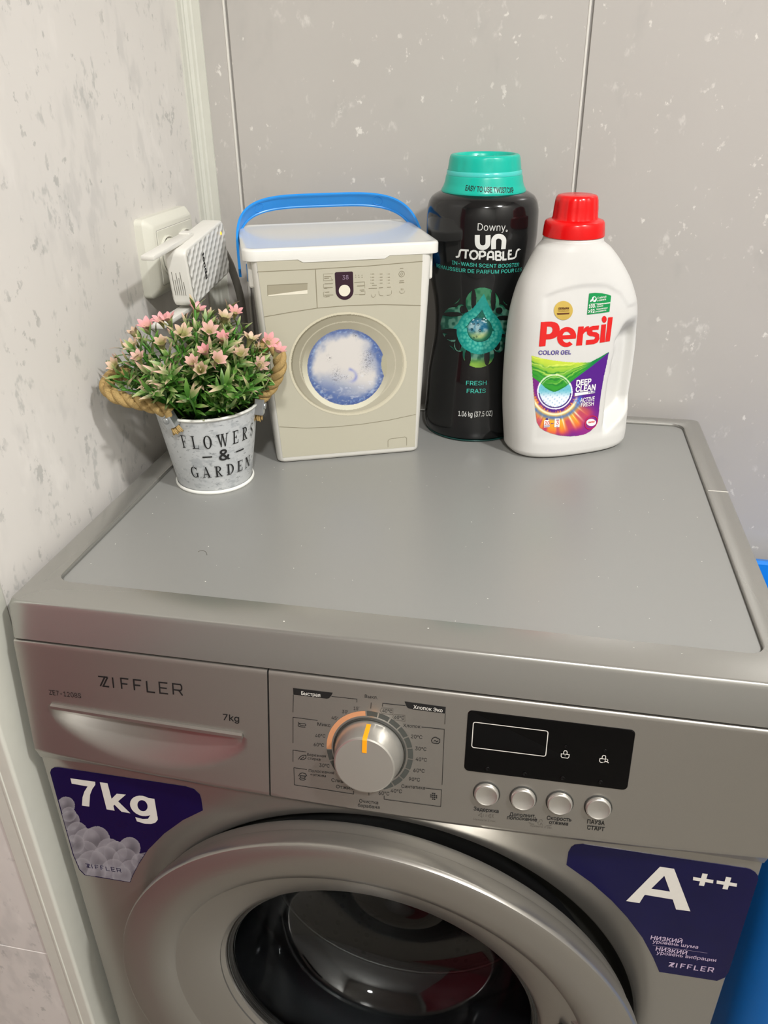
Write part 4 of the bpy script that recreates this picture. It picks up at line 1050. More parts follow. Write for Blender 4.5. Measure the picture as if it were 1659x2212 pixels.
def c_px(u, v):
    P = hit(u, v, lambda Q: (np.hypot(kl(Q)[:, 0], kl(Q)[:, 1]) < np.interp(kl(Q)[:, 2], cz_, crr)) & (kl(Q)[:, 2] > .26) & (kl(Q)[:, 2] < .28)); l = kl(P)
    return (math.atan2(l[0], -l[1]) * .04, l[2])
CAPS = Surf(c_px, lambda s, z, h: ((np.interp(z, cz_, crr) + h) * math.sin(s / .04), -(np.interp(z, cz_, crr) + h) * math.cos(s / .04), z), .003)
pr = Print(CAPS, .0003); pr.text('EASY TO USE TWISTCAP', (1005, 411), (1111, 416), 11.5, .012); pr.out('lettering', M['black_print'], cap)
pr = Print(BOT, .0003)
def CK(a, b): return (930 + a / 7.135, 310 + b / 7.135)
pr.text('Downy', CK(725, 1338), CK(1150, 1345), 17.5, -.004)
c = k_px(*CK(1172, 1345)); pr.ring2(c, .0005, .0010, 0, 360, 12)
# the two big rounded letters, then the name in rounded strokes
w_ = .0046
pr.line2(spline([k_px(*CK(*q)) for q in ((722, 1410), (722, 1520), (735, 1570), (765, 1597), (800, 1604), (840, 1598), (872, 1570), (884, 1530), (886, 1412))], 40), w_)
pr.line2(spline([k_px(*CK(*q)) for q in ((970, 1628), (972, 1500), (985, 1462), (1015, 1435), (1052, 1428), (1092, 1438), (1118, 1462), (1130, 1500), (1120, 1626))], 40), w_)
w_ = .0019
for q in ([(392, 1748), (425, 1745), (440, 1730), (458, 1655), (475, 1640), (590, 1648)], [(548, 1650), (540, 1772)],
          [(672, 1650), (630, 1665), (608, 1715), (625, 1765), (668, 1782), (708, 1765), (728, 1715), (712, 1668), (672, 1650)],
          [(755, 1788), (760, 1668), (810, 1660), (840, 1680), (838, 1722), (805, 1740), (760, 1740)],
          [(878, 1795), (885, 1705), (905, 1672), (935, 1665), (962, 1680), (970, 1795)], [(882, 1750), (968, 1750)],
          [(1005, 1795), (1008, 1668), (1050, 1665), (1078, 1685), (1070, 1720), (1030, 1728), (1075, 1738), (1092, 1765), (1072, 1792), (1005, 1795)],
          [(1120, 1662), (1118, 1788), (1170, 1785)], [(1250, 1650), (1208, 1652), (1200, 1700), (1202, 1778), (1262, 1772), (1290, 1762), (1310, 1740), (1325, 1660), (1345, 1635), (1368, 1632)], [(1202, 1712), (1245, 1708)]):
    pr.line([CK(*p) for p in q], w_)
pr.line([CK(1372, 1632), CK(1386, 1630)], .0006)
pr.text('1.06 kg (37.5 OZ)', (990, 898), (1063, 897), 12, .006)
pr.out('lettering', M['silver_print'], bk, label='silver-grey lettering')
pr = Print(BOT, .0003)
pr.text('IN-WASH SCENT BOOSTER', (977, 570.5), (1120.5, 575.3), 9.0, .010)
pr.text('REHAUSSEUR DE PARFUM POUR LES', (944, 577), (1126, 585.4), 9.0, .010)
pr.text('FRESH', (1006.5, 831.5), (1051, 831), 10.3, .010); pr.text('FRAIS', (1008, 848.5), (1049, 848), 10, .010)
pr.out('lettering', M['teal_print'], bk, label='teal lettering')
def CE(U, V): return (U - 920) * 8.73, (V - 600) * 8.73
def drop(a, b, ax, ay, cx, cy, r):
    """teardrop: circle plus the cone of its two tangents up to the apex"""
    d0 = np.hypot(a - cx, b - cy); L = math.hypot(ax - cx, ay - cy); al = math.asin(min(.999, r / L)) * .95
    ux, uy = (cx - ax) / L, (cy - ay) / L; pa = (a - ax) * ux + (b - ay) * uy; pe = np.abs((a - ax) * -uy + (b - ay) * ux)
    return (d0 < r) | ((pa > 0) & (pa < L) & (pe < pa * math.tan(al) * (.75 + .25 * pa / L)))
def pet(a, b):
    P = [(1065, 470, 320, 290), (480, 880, 205, 210), (520, 880, 240, 330), (990, 1440, 300, 260), (1450, 900, 230, 330), (660, 620, 100, 120), (1400, 600, 100, 100), (640, 1280, 110, 120), (1370, 1280, 110, 130)]
    k = np.zeros(a.shape, bool)
    for x, y, rx, ry in P: k |= ((a - x) / rx) ** 2 + ((b - y) / ry) ** 2 < 1
    cut = np.zeros(a.shape, bool)
    for x, y, rx, ry in ((900, 420, 45, 200), (1270, 420, 45, 200), (500, 690, 180, 40), (470, 1010, 190, 45), (790, 1500, 55, 160), (1150, 1500, 50, 150), (700, 600, 60, 70), (1380, 620, 60, 60), (610, 1250, 60, 120), (1340, 1260, 60, 110), (500, 1110, 140, 60), (1480, 760, 160, 40), (1480, 1080, 130, 40)):
        cut |= ((a - x) / rx) ** 2 + ((b - y) / ry) ** 2 < 1
    arcs = np.zeros(a.shape, bool)
    for x, y, r, q0, q1 in ((480, 330, 170, .1, 1.5), (1600, 380, 150, 1.8, 3.0), (380, 1440, 170, -1.4, -.2), (1560, 1440, 170, 3.3, 4.4)):
        an = np.mod(np.arctan2(b - y, a - x) - q0, 2 * math.pi); rr = np.hypot(a - x, b - y); arcs |= (np.abs(rr - r) < 12 * np.sin(np.clip(an / (q1 - q0), 0, 1) * math.pi)) & (an < q1 - q0)
    return (k & ~cut) | arcs
def e_col(U, V):
    a, b = CE(U, V); n = fbm(a / 90, b / 90, 3, 4); f = vnoise(a / 60, b / 60, 8)
    out = mix3((20, 78, 64), (104, 150, 132), sst(.35, .75, f) * .8)
    out = mix3(out, (128, 168, 60), sst(1480, 1640, b) * .9); out = mix3(out, (40, 120, 72), sst(700, 350, b) * .6)
    d1_ = drop(a, b, 1095, 300, 1010, 1010, 432)
    gx, gy = a / 62, b / 62                                  # pebbles
    best = np.full(a.shape, 9.0); hi = np.zeros(a.shape)
    for i in range(-1, 2):
        for j in range(-1, 2):
            ix_, iy_ = np.floor(gx) + i, np.floor(gy) + j
            px_, py_ = ix_ + _tab[(ix_ % 256).astype(int), (iy_ % 256).astype(int)], iy_ + _tab[(iy_ % 256).astype(int), (ix_ % 256).astype(int)]
            dd = np.hypot(gx - px_, gy - py_); m = dd < best; best = np.where(m, dd, best); hi = np.where(m, (gx - px_) + (gy - py_), hi)
    peb = mix3((14, 140, 132), (96, 190, 172), sst(.75, .1, best) * .75 - .25 * hi + .1)
    peb = mix3(peb, (10, 128, 122), sst(300, 432, np.hypot(a - 1010, b - 1010)) * .65); peb = mix3(peb, (16, 150, 142), sst(700, 400, b) * .7)
    out = np.where(d1_[..., None], peb, out)
    d2_ = drop(a, b, 1062, 600, 1015, 975, 238)
    ins = mix3((22, 96, 128), (150, 182, 190), sst(700, 900, b) * sst(.3, .7, n)); ins = mix3(ins, (176, 190, 110), sst(960, 1120, b) * .8); ins = mix3(ins, (10, 92, 70), sst(150, 240, np.hypot(a - 985, b - 960)) * .9)
    for cx, cy, r in ((865, 972, 24), (1020, 995, 28), (925, 1025, 12), (905, 1130, 16), (955, 1110, 16), (985, 880, 22), (900, 870, 20), (1080, 790, 24)):
        q = np.hypot(a - cx, b - cy) / r; ins = mix3(ins, (24, 40, 44), ((q < 1) & (q > .45)) * .8)
    ins = mix3(ins, (200, 220, 226), sst(.62, .7, vnoise(a / 40, b / 25, 12)) * sst(930, 820, b) * sst(700, 760, b))
    out = np.where(d2_[..., None], ins, out)
    edge = d2_ & ~drop(a, b, 1062, 625, 1015, 975, 226); out = np.where(edge[..., None], (8, 70, 70), out)
    return out
def e_mask(U, V):
    a, b = CE(U, V); return pet(a, b) | drop(a, b, 1095, 300, 1010, 1010, 432)
c0 = k_px(950, 790); c1 = k_px(1092, 628)
S_, Z_ = None, None
def k_vec(X, Y):
    a = X / .055; r = kr(Y) + .0003; return kw(np.stack([r * np.sin(a), -.97 * r * np.cos(a), Y], -1))
art('drop_print', (c0[0] - .012, .062, c0[1] - .012, c1[1] + .012), .00040, k_vec, kl, e_col, e_mask, M['gloss_art'], bk, 'teal water-drop picture')

# ================================================================ WHITE GEL BOTTLE
pb = empty('gel_detergent_bottle', (.437, .398, .842), 'white gel detergent bottle with red cap, purple and green label and side grip', 'bottle', math.radians(28))
wl, ww = to_local(pb), to_world(pb)
PZ = [0, .003, .008, .031, .058, .085, .110, .135, .155, .178, .199, .2148, .2215, .2260]
PA = [.0620, .0668, .0695, .0706, .0714, .0722, .0719, .0702, .0680, .0615, .0500, .0381, .0302, .0292]
PBd = [.0330, .0372, .0385, .0390, .0390, .0390, .0390, .0385, .0378, .0360, .0338, .0315, .0300, .0292]
PC = [-.0010, -.0010, -.0010, -.0025, -.0042, -.0045, -.0046, -.0055, -.0060, -.0080, -.0105, -.0135, -.0147, -.0147]
def pa(z): return catmull(PZ, PA, z)
def pbz(z): return catmull(PZ, PBd, z)
def pc(z): return catmull(PZ, PC, z)
def pn(z): return 2.7 - .7 * sst(.14, .218, np.asarray(z, float))
def w_in(Q):
    l = wl(Q); z = np.clip(l[:, 2], 0, .226); return (np.abs((l[:, 0] - pc(z)) / pa(z)) ** pn(z) + np.abs(l[:, 1] / pbz(z)) ** pn(z) < 1) & (l[:, 2] > 0) & (l[:, 2] < .226)
def w_px(u, v): l = wl(hit(u, v, w_in)); return (l[0], l[2])
AX, AZ = np.array(sorted(w_px(*p) for p in ((1135, 662), (1158.5, 645.5), (1190, 632), (1220, 622.5), (1250, 615.5), (1276, 612.7), (1312.5, 614), (1340.6, 631), (1358, 659)))).T
GZ_, GX_ = np.array(sorted(w_px(*p)[::-1] for p in ((1360, 672), (1343, 706.6), (1330, 734.6), (1322, 782), (1311, 838), (1305, 894)))).T
def groove(x, z):
    """hollows pressed into the front: label field under an arch, hand grip on the right"""
    x = np.asarray(x, float); z = np.asarray(z, float)
    arch = np.interp(x, AX, AZ)
    lab = sst(0, .0028, arch - z) * sst(0, .006, x + .058) * sst(.016, .026, z - .10 * (np.clip(x, -.05, .05) * 3) ** 2 * .5)
    gl = np.interp(z, GZ_, GX_)
    grip = sst(0, .009, x - gl) * sst(.030, .046, z - .6 * (x - .045)) * sst(.148, .120, z)
    wav = (.5 + .5 * np.cos((z - .09) * 2 * math.pi / .020)) * sst(.070, .085, z) * sst(.018, .004, x - gl)
    return .0012 * lab + grip * (.0190 - .0075 * wav)
def front_y(x, z, h=0.0, dep=True):
    x = np.asarray(x, float); z = np.asarray(z, float)
    a, b, c, n = pa(z), pbz(z), pc(z), pn(z); t = np.clip(np.abs(x - c) / a, 0, 1)
    y = -b * np.clip(1 - t ** n, 1e-6, 1) ** (1 / n)
    return y + (groove(x, z) * sst(.0, .2, 1 - t) if dep else 0) - h
zz = sorted(set(list(np.linspace(0, .226, 110)) + PZ)); g = Geo(); loops = []
for z in zz:
    l = []; a, b, c, n = float(pa(z)), float(pbz(z)), float(pc(z)), float(pn(z))
    for i in range(144):
        t = 2 * math.pi * i / 144; x = c + a * np.sign(math.sin(t)) * abs(math.sin(t)) ** (2 / n); y = -b * np.sign(math.cos(t)) * abs(math.cos(t)) ** (2 / n)
        tt = 1 - min(1, abs(x - c) / a)
        dd = float(groove(x, z)) * float(sst(.0, .2, np.array(tt)))
        y = y + dd if y < 0 else y - (dd if dd > .002 else 0) * .8
        l.append((x, y, z))
    loops.append(l)
g.loft(loops, True, True); g.out('body', M['bottle_white'], pb, True)
CC = (-.0147, 0, 0)
Geo().lathe([(.0300, .2205), (.0300, .2228), (.0292, .2236), (.0286, .2240), (.0286, .2262)], CC, seg=64).out('neck_ring', M['bottle_white'], pb, sharp=50)
g = Geo(); loops = []
for r, z, f in ((.0292, .2256, 0), (.0303, .2262, 0), (.0303, .2275, 0), (.0297, .2345, 0), (.0291, .2385, 0), (.0280, .2402, 0), (.0255, .2411, .2), (.0228, .2420, .8), (.0221, .2440, 1), (.0216, .2520, 1), (.0208, .2590, 1), (.0200, .2618, .8), (.0184, .2634, .3), (.0155, .2640, 0)):
    l = []
    for i in range(96):
        a = 2 * math.pi * i / 96; k = f * .0006 * (abs(math.cos(6 * a)) ** 8)
        l.append((CC[0] + (r - k) * math.cos(a), (r - k) * math.sin(a), z))
    loops.append(l)
loops.append([(CC[0] + .0005 * math.cos(2 * math.pi * i / 96), .0005 * math.sin(2 * math.pi * i / 96), .2636) for i in range(96)])
g.loft(loops, True, True); g.out('cap', M['red_cap'], pb, sharp=40)
WB = Surf(w_px, lambda x, z, h: (x, float(front_y(x, z, h)), z), .003)
def C7(a, b): return (1120 + a / 6.5045, 620 + b / 6.5045)
def CX(U, V): return (U - 1120) * 6.5045, (V - 620) * 6.5045
def w_vec(X, Y): return ww(np.stack([X, front_y(X, Y, .0003), Y], -1))
LOW = [(180, 958), (330, 1000), (500, 1030), (650, 1048), (800, 1058), (1000, 1058), (1140, 985), (1275, 905), (1240, 1090), (1200, 1270), (1165, 1480), (1140, 1680), (1125, 1850), (1118, 1890), (1080, 1960), (1010, 2030), (940, 2070), (820, 2095), (700, 2102), (570, 2088), (450, 2058), (360, 2020), (300, 1980), (255, 1905), (235, 1750), (212, 1500), (195, 1260), (184, 1100)]
def p_col(U, V):
    a, b = CX(U, V); n = fbm(a / 90, b / 60, 3, 3)
    out = mix3((84, 28, 132), (160, 36, 128), sst(1500, 2050, b) * sst(500, 1000, a) * .8 + sst(430, 180, a) * .55)
    cx, cy = 512, 1470; r = np.hypot(a - cx, b - cy); an = np.arctan2(b - cy, a - cx)
    # rays
    sn = np.sin(an); rn = vnoise(an * 9 + 40, an * 0 + 3, 5); rn2 = vnoise(an * 23 + 60, an * 0 + 8, 6)
    zone = sst(.05, .40, sn + .25 * (a < cx) * sst(.0, -.6, np.cos(an)) - .22 * (np.cos(an) > .3)) * sst(275, 330, r)
    glow = mix3((244, 178, 44), (236, 120, 40), sst(400, 620, r)); glow = mix3(glow, (170, 40, 112), sst(.62, .34, rn) * sst(360, 460, r) * .75); glow = mix3(glow, (178, 44, 118), sst(520, 700, r + 60 * (rn - .5)))
    out = mix3(out, glow, zone * sst(690, 560, r - 90 * (rn - .5)))
    out = mix3(out, (255, 232, 150), sst(.70, .9, rn2) * zone * sst(600, 380, r))
    for ang, w, L in ((1.05, .026, 640), (1.30, .024, 600), (1.55, .026, 590), (1.80, .024, 560), (2.05, .026, 520), (.80, .024, 640), (.60, .020, 520), (2.4, .03, 480)):
        out = mix3(out, (255, 246, 205), np.exp(-((an - ang) / w) ** 2) * sst(330, 390, r) * sst(L, L - 260, r) * .95)
    ring1 = np.exp(-((r - 318) / 18) ** 2); ring2 = np.exp(-((r - 368) / 30) ** 2)
    out = mix3(out, (58, 104, 190), ring2 * sst(-.1, .35, sn) * (.6 + .4 * rn)); out = mix3(out, (255, 240, 200), ring1 * sst(.1, .45, sn))
    out = mix3(out, (240, 150, 50), np.exp(-((r - 285) / 16) ** 2) * sst(0, .3, sn) * sst(.4, .7, rn2))
    dots = np.exp(-((r - 345) / 62) ** 2) * sst(.25, 0., np.abs(an - .42)) ; out = mix3(out, (92, 150, 214), dots * (.55 + .45 * np.sign(np.sin(a / 9) * np.sin(b / 9))))
    out = mix3(out, (96, 44, 140), sst(236, 232, np.abs(r - 120) + 120) * 0)
    # disc of mesh fabric
    disc = r < 232; tex = .5 + .5 * np.sin(a / 10 + 2 * n) * np.sin(b / 12 + .35 * a / 12)
    fab = mix3((226, 234, 244), (150, 186, 214), sst(.72, .95, tex) * .8); fab = mix3(fab, (70, 170, 190), sst(1560, 1440, b) * .75)
    out = np.where(disc[..., None], fab, out)
    wr_ = (np.abs(r - 240) < 9) & (np.sin(an) > -.55); out = np.where(wr_[..., None], (232, 228, 240), out)
    out = np.where(((r > 214) & (r < 232) & (np.sin(an) > .1))[..., None], (60, 40, 120), out)
    # green drape
    yl = catmull([180, 290, 400, 500, 620, 800, 1000, 1280], [1255, 1335, 1432, 1472, 1425, 1285, 1135, 910], np.clip(a, 180, 1280))
    yt = catmull([180, 330, 500, 650, 800, 1000, 1280], [958, 1000, 1030, 1048, 1056, 1052, 900], np.clip(a, 180, 1280))
    q = (b - yt) / np.maximum(yl - yt, 8); gr = mix3((196, 214, 66), (48, 150, 44), sst(.0, .85, q)); 
    st = np.sin(q * 34 + 5 * n + a / 140); gr = mix3(gr, (22, 120, 44), sst(.35, 1, st) * sst(.08, .4, q) * .75); gr = mix3(gr, (226, 236, 120), sst(.75, 1, np.sin(q * 23 + 4 * n + a / 90 + 2)) * sst(1.0, .5, q) * .6)
    gr = mix3(gr, (14, 128, 66), sst(860, 1080, a)); gr = mix3(gr, (30, 130, 110), sst(.93, 1.0, q) * sst(600, 900, a))
    out = np.where((b < yl)[..., None], gr, out)
    arc_ = (np.abs(r - 236) < 10) & (np.sin(an) <= -.35) & (np.abs(np.cos(an)) < .93); out = np.where(arc_[..., None], mix3(out, (236, 242, 220), .75), out)
    arc2 = (np.abs(r - 205) < 5) & (np.sin(an) <= -.5); out = np.where(arc2[..., None], mix3(out, (220, 236, 190), .5), out)
    return out
def p_mask(U, V):
    a, b = CX(U, V); return in_poly(a, b, LOW)
w0 = w_px(*C7(185, 1500)); w1 = w_px(*C7(1240, 1000)); wz0 = w_px(*C7(700, 2110))[1]; wz1 = w_px(*C7(1270, 900))[1]
lab = art('front_label', (w0[0] - .010, w1[0] + .010, wz0 - .012, wz1 + .012), .00042, w_vec, wl, p_col, p_mask, M['sticker_art'], pb, 'label print with green drape, white disc and orange rays on purple')
pr = Print(WB, .0003)
def sl(p): return [C7(*q) for q in p]
def strip(pr, outer, inner):
    o = [pr.S.px(*C7(*q)) for q in outer]; i = [pr.S.px(*C7(*q)) for q in inner]; n = len(o)
    pr.raw(o + i, [(k, (k + 1) % n, n + (k + 1) % n, n + k) for k in range(n)])
def ell(cx, cy, rx, ry, n=28, sk=0.0): return [(cx + rx * math.cos(2 * math.pi * k / n) - sk * ry * math.sin(2 * math.pi * k / n), cy + ry * math.sin(2 * math.pi * k / n)) for k in range(n)]
pr.poly(sl([(312, 490), (412, 490), (385, 833), (285, 835)]))
pr.poly(sl([(405, 490), (470, 489), (520, 497), (555, 517), (578, 550), (586, 590), (582, 635), (566, 675), (535, 708), (495, 728), (450, 737), (392, 740), (396, 668), (440, 663), (465, 650), (480, 628), (485, 598), (478, 575), (462, 563), (440, 560), (403, 560)]))
q = []
for k in range(27):                                      # lower-case e
    t = math.radians(8 - k * 12.2); q.append((683 + 135 * math.cos(t), 705 + 140 * math.sin(t) - 10 * math.cos(t), 683 + 62 * math.cos(t), 708 + 78 * math.sin(t)))
for u, v in zip(q[:-1], q[1:]): pr.poly(sl([(u[0], u[1]), (v[0], v[1]), (v[2], v[3]), (u[2], u[3])]))
pr.poly(sl([(618, 682), (815, 672), (812, 728), (612, 738)])); pr.poly(sl([(745, 690), (815, 672), (812, 728), (745, 732)]))
pr.poly(sl([(848, 560), (925, 555), (900, 822), (815, 828)])); pr.poly(sl([(905, 640), (930, 580), (965, 556), (1000, 552), (990, 622), (945, 632), (915, 665), (905, 720)]))
for p in ([(1140, 542), (1050, 548), (1000, 570), (968, 615), (972, 668), (1005, 692), (1072, 700), (1085, 712), (1070, 738), (958, 750), (952, 816), (1065, 806), (1120, 780), (1146, 730), (1140, 665), (1105, 640), (1050, 632), (1040, 618), (1058, 606), (1132, 602)],):
    for k in range(9): pr.poly(sl([p[k], p[k + 1], p[-2 - k], p[-1 - k]]))
pr.poly(sl([(1172, 532), (1238, 524), (1220, 778), (1148, 786)])); pr.poly(sl(ell(1212, 457, 34, 48)))
pr.poly(sl([(1268, 430), (1332, 424), (1290, 764), (1225, 774)]))
pr.out('lettering', M['red_print'], pb, label='big red name')
pr = Print(WB, .0006); pr.text('COLOR GEL', C7(275, 946), C7(742, 944), 8.6, .014); pr.out('lettering', M['violet_print'], pb, label='violet lettering under the red name')
pr = Print(WB, .0007)
pr.text('DEEP', C7(812, 1388), C7(1022, 1362), 11.2, .03); pr.text('CLEAN', C7(803, 1476), C7(1082, 1446), 11.6, .03); pr.poly(sl([(795, 1492), (1083, 1455), (1080, 1490), (793, 1534)]))
pr.text('ACTIVE', C7(868, 1622), C7(1070, 1594), 8.5, .012); pr.text('FRESH', C7(878, 1688), C7(1058, 1664), 8.5, .012)
pr.poly(sl([(362, 1880), (385, 1868), (420, 1868), (440, 1885), (442, 1968), (360, 1975)])); pr.poly(sl([(512, 1850), (582, 1848), (578, 1970), (505, 1972)]))
pr.poly(sl(ell(1025, 1905, 68, 50, 24)))
pr.out('lettering', M['label_white'], lab, label='white lettering on the purple')
pr = Print(WB, .0010); pr.text('20', C7(368, 1938), C7(438, 1936), 7.5, .006); pr.text('3', C7(528, 1934), C7(566, 1932), 8.5, .006); pr.text('Henkel', C7(978, 1918), C7(1070, 1902), 4.2, .02, slant=.2); pr.ring2(w_px(*C7(1025, 1905)), .0072, .0078, 0, 360, 24); pr.out('lettering', M['red_print'], lab, label='red figures')
pr = Print(WB, .0010); pr.text('PLUS', C7(985, 1496), C7(1080, 1484), 5.5, .02); pr.poly(sl([(385, 1868), (390, 1845), (412, 1842), (420, 1868)])); pr.line([C7(362, 1955), C7(440, 1952)], .0008); pr.line([C7(455, 1920), C7(495, 1916)], .0006); pr.line([C7(527, 1868), C7(570, 1866)], .0005); pr.line([C7(532, 1955), C7(560, 1953)], .0006); pr.out('lettering', M['violet_print'], lab, label='violet figures')
pr = Print(WB, .0005); pr.poly(sl(ell(636, 332, 133, 134, 40))); gold = pr.out('gold_seal', M['gold_print'], pb, label='round gold seal')
pr = Print(WB, .0008); pr.text('GERMAN', C7(562, 318), C7(712, 313), 4.4, .03); pr.poly(sl([(542, 368), (722, 362), (712, 382), (550, 390)])); pr.out('lettering', M['brown_print'], gold)
pr = Print(WB, .0008); pr.text('TECHNOLOGY', C7(555, 350), C7(718, 344), 3.0, .01); pr.out('lettering', pm('dull_gold_print', srgb(158, 126, 60), .4, grain=.03), gold)
pr = Print(WB, .0005); pr.poly(sl([(1000, 92), (1080, 84), (1180, 90), (1250, 104), (1308, 124), (1296, 230), (1284, 350), (1130, 372), (970, 390), (984, 240)])); gr_ = pr.out('green_panel', M['green_print'], pb, label='small green panel')
pr = Print(WB, .0008)
pr.text('С заботой', C7(1112, 168), C7(1235, 148), 4, .01); pr.text('о планете', C7(1110, 204), C7(1232, 184), 4, .01); pr.text('100', C7(990, 298), C7(1072, 290), 7.6, .02); pr.text('%', C7(1072, 292), C7(1088, 290), 4); pr.text('>92', C7(984, 366), C7(1068, 360), 7.6, .02); pr.text('%', C7(1070, 362), C7(1086, 360), 4)
pr.text('Перерабатываемая', C7(1105, 258), C7(1290, 228), 3.2, .01); pr.text('бутылка', C7(1105, 286), C7(1190, 272), 3.2, .01); pr.text('Биоразлагаемых', C7(1098, 324), C7(1255, 300), 3.2, .01); pr.text('ингредиентов', C7(1095, 356), C7(1235, 334), 3.2, .01)
pr.line([C7(1010, 238), C7(1296, 226)], .0003)
pr.poly(sl(ell(1068, 172, 34, 40, 20))); pr.poly(sl([(1005, 212), (1020, 178), (1040, 172), (1030, 205)]))
pr.out('lettering', M['label_white'], gr_)
pr = Print(WB, .0010); pr.poly(sl([(1058, 150), (1078, 140), (1090, 160), (1075, 185), (1055, 178)])); pr.poly(sl([(1045, 190), (1060, 192), (1055, 205)])); pr.out('globe_mark', M['green_print'], gr_)

# ================================================================ FLOWER POT
fpot = empty('flower_pot', (.079, .245, .842), 'whitewashed metal bucket pot with jute rope handles lettered FLOWERS & GARDEN', 'flower pot', math.radians(44.4))
ol, ow = to_local(fpot), to_world(fpot)
def por(z): return .0385 + .0122 * np.asarray(z, float) / .083
Geo().lathe([(.0, .0018), (.0375, .0018), (.0380, .0030), (float(por(.0815)), .0815), (float(por(.083)) - .0008, .0815), (float(por(.074)) - .001, .074), (0, .074)], seg=96).out('bucket', M['pot'], fpot, sharp=40)
Geo().lathe([(.0372, .0), (.0394, .0), (.0402, .0010), (.0402, .0024), (.0394, .0034), (.0386, .0036)], seg=96).out('base_ring', M['pot_rim'], fpot, True)
q = [(.0508 + .0016 * math.cos(t), .0832 + .0016 * math.sin(t)) for t in np.linspace(0, 2 * math.pi, 9)]
Geo().lathe(q, seg=96).out('rim', M['pot_rim'], fpot, True)
Geo().lathe([(0, .0775), (.030, .0770), (.0485, .0750)], seg=40).out('planting_foam', M['soil'], fpot, True)
def o_in(Q):
    l = ol(Q); return (np.hypot(l[:, 0], l[:, 1]) < por(l[:, 2])) & (l[:, 2] > 0) & (l[:, 2] < .083)
def o_px(u, v):
    P = hit(u, v, o_in); l = ol(P); return (math.atan2(l[0], -l[1]) * .045, l[2])
def o_pt(s, z, h): r = float(por(z)) + h; return (r * math.sin(s / .045), -r * math.cos(s / .045), z)
POT = Surf(o_px, o_pt, .004)
def serif(pr, ch, x, z, w, h):
    """capital letters with slab serifs; x,z lower left, w,h size"""
    def P(a, b): return (x + a * w, z + b * h)
    def rc(a0, b0, a1, b1): pr.poly2([P(a0, b0), P(a1, b0), P(a1, b1), P(a0, b1)])
    def pg(*p): pr.poly2([P(*q) for q in p])
    def band(cx, cy, rx, ry, ix_, iy_, a0, a1, n=20):
        q = []
        for i in range(n + 1):
            t = math.radians(a0 + (a1 - a0) * i / n); q += [P(cx + rx * math.cos(t), cy + ry * math.sin(t)), P(cx + ix_ * math.cos(t), cy + iy_ * math.sin(t))]
        pr.raw(q, [(2 * i, 2 * i + 1, 2 * i + 3, 2 * i + 2) for i in range(n)])
    if ch in 'FLERD':
        rc(.17, 0, .38, 1); rc(.02, 0, .52, .06); rc(.02, .945, .5, 1)
    if ch in 'FE':
        rc(.3, .945, .93, 1); pg((.93, 1), (.86, 1), (.87, .74), (.93, .74)); rc(.34, .47, .68, .53); rc(.63, .36, .69, .64)
    if ch in 'LE':
        rc(.3, 0, .96, .055); pg((.96, 0), (.88, 0), (.91, .28), (.97, .28))
    if ch == 'O': band(.5, .5, .47, .52, .27, .46, 0, 360, 32)
    if ch == 'W':
        pg((.06, .97), (.22, .97), (.40, 0), (.32, 0)); pg((.50, .97), (.44, .97), (.33, 0), (.39, 0)); pg((.42, .97), (.57, .97), (.74, 0), (.66, 0)); pg((.94, .97), (.88, .97), (.67, 0), (.73, 0))
        rc(.0, .945, .30, 1); rc(.36, .945, .64, 1); rc(.80, .945, 1.02, 1)
    if ch == 'R':
        band(.36, .74, .46, .26, .28, .205, -90, 90); pg((.36, .48), (.50, .48), (.90, .03), (.70, .03)); rc(.66, 0, 1.0, .055)
    if ch == 'D': band(.36, .5, .60, .5, .41, .445, -90, 90, 24)
    if ch == 'S':
        c = [(.82, .80), (.72, .92), (.5, .965), (.28, .90), (.20, .76), (.30, .62), (.55, .50), (.76, .36), (.80, .22), (.68, .08), (.45, .035), (.25, .10), (.15, .24)]; tw = [.03, .04, .05, .08, .12, .14, .15, .14, .12, .08, .05, .04, .03]
        c = spline([(a, b, t) for (a, b), t in zip(c, tw)], 40); q = []
        for i in range(40):
            d = c[min(i + 1, 39)][:2] - c[max(i - 1, 0)][:2]; d /= np.linalg.norm(d); n_ = np.array([-d[1], d[0]]) * c[i][2] * .55; q += [P(c[i][0] + n_[0], c[i][1] + n_[1]), P(c[i][0] - n_[0], c[i][1] - n_[1])]
        pr.raw(q, [(2 * i, 2 * i + 1, 2 * i + 3, 2 * i + 2) for i in range(39)]); rc(.80, .70, .86, .98); rc(.11, .03, .17, .32)
    if ch == 'G':
        band(.5, .5, .47, .52, .28, .46, 40, 300, 28); rc(.74, .03, .92, .42); rc(.62, .38, 1.0, .43); rc(.80, .68, .86, .98); band(.5, .5, .45, .52, .40, .46, 295, 330, 6)
    if ch == 'A':
        pg((.50, 1.02), (.44, .92), (.12, .03), (.19, .03)); pg((.42, 1.02), (.56, 1.02), (.90, .03), (.70, .03)); rc(.24, .30, .72, .36); rc(.0, 0, .32, .055); rc(.58, 0, 1.02, .055)
    if ch == 'N':
        rc(.14, 0, .21, .97); pg((.10, .97), (.30, .97), (.88, 0), (.70, 0)); rc(.80, 0, .87, .97); rc(0, 0, .36, .055); rc(0, .945, .26, 1); rc(.66, .945, 1.0, 1)
pr = Print(POT, .0004)
a0, a1 = o_px(397, 973), o_px(545, 944); zt = o_px(470, 962)[1]; zb = (a0[1] + a1[1]) / 2
F1 = o_px(423, 968); F2 = o_px(530, 950)
zb = (F1[1] + F2[1]) / 2; hh = abs(o_px(478, 921)[1] - o_px(478, 958)[1]) * .72
wid = dict(F=.8, L=.85, O=1.05, W=1.45, E=.88, R=1.0, S=.75, G=1.0, A=1.05, D=1.02, N=1.08)
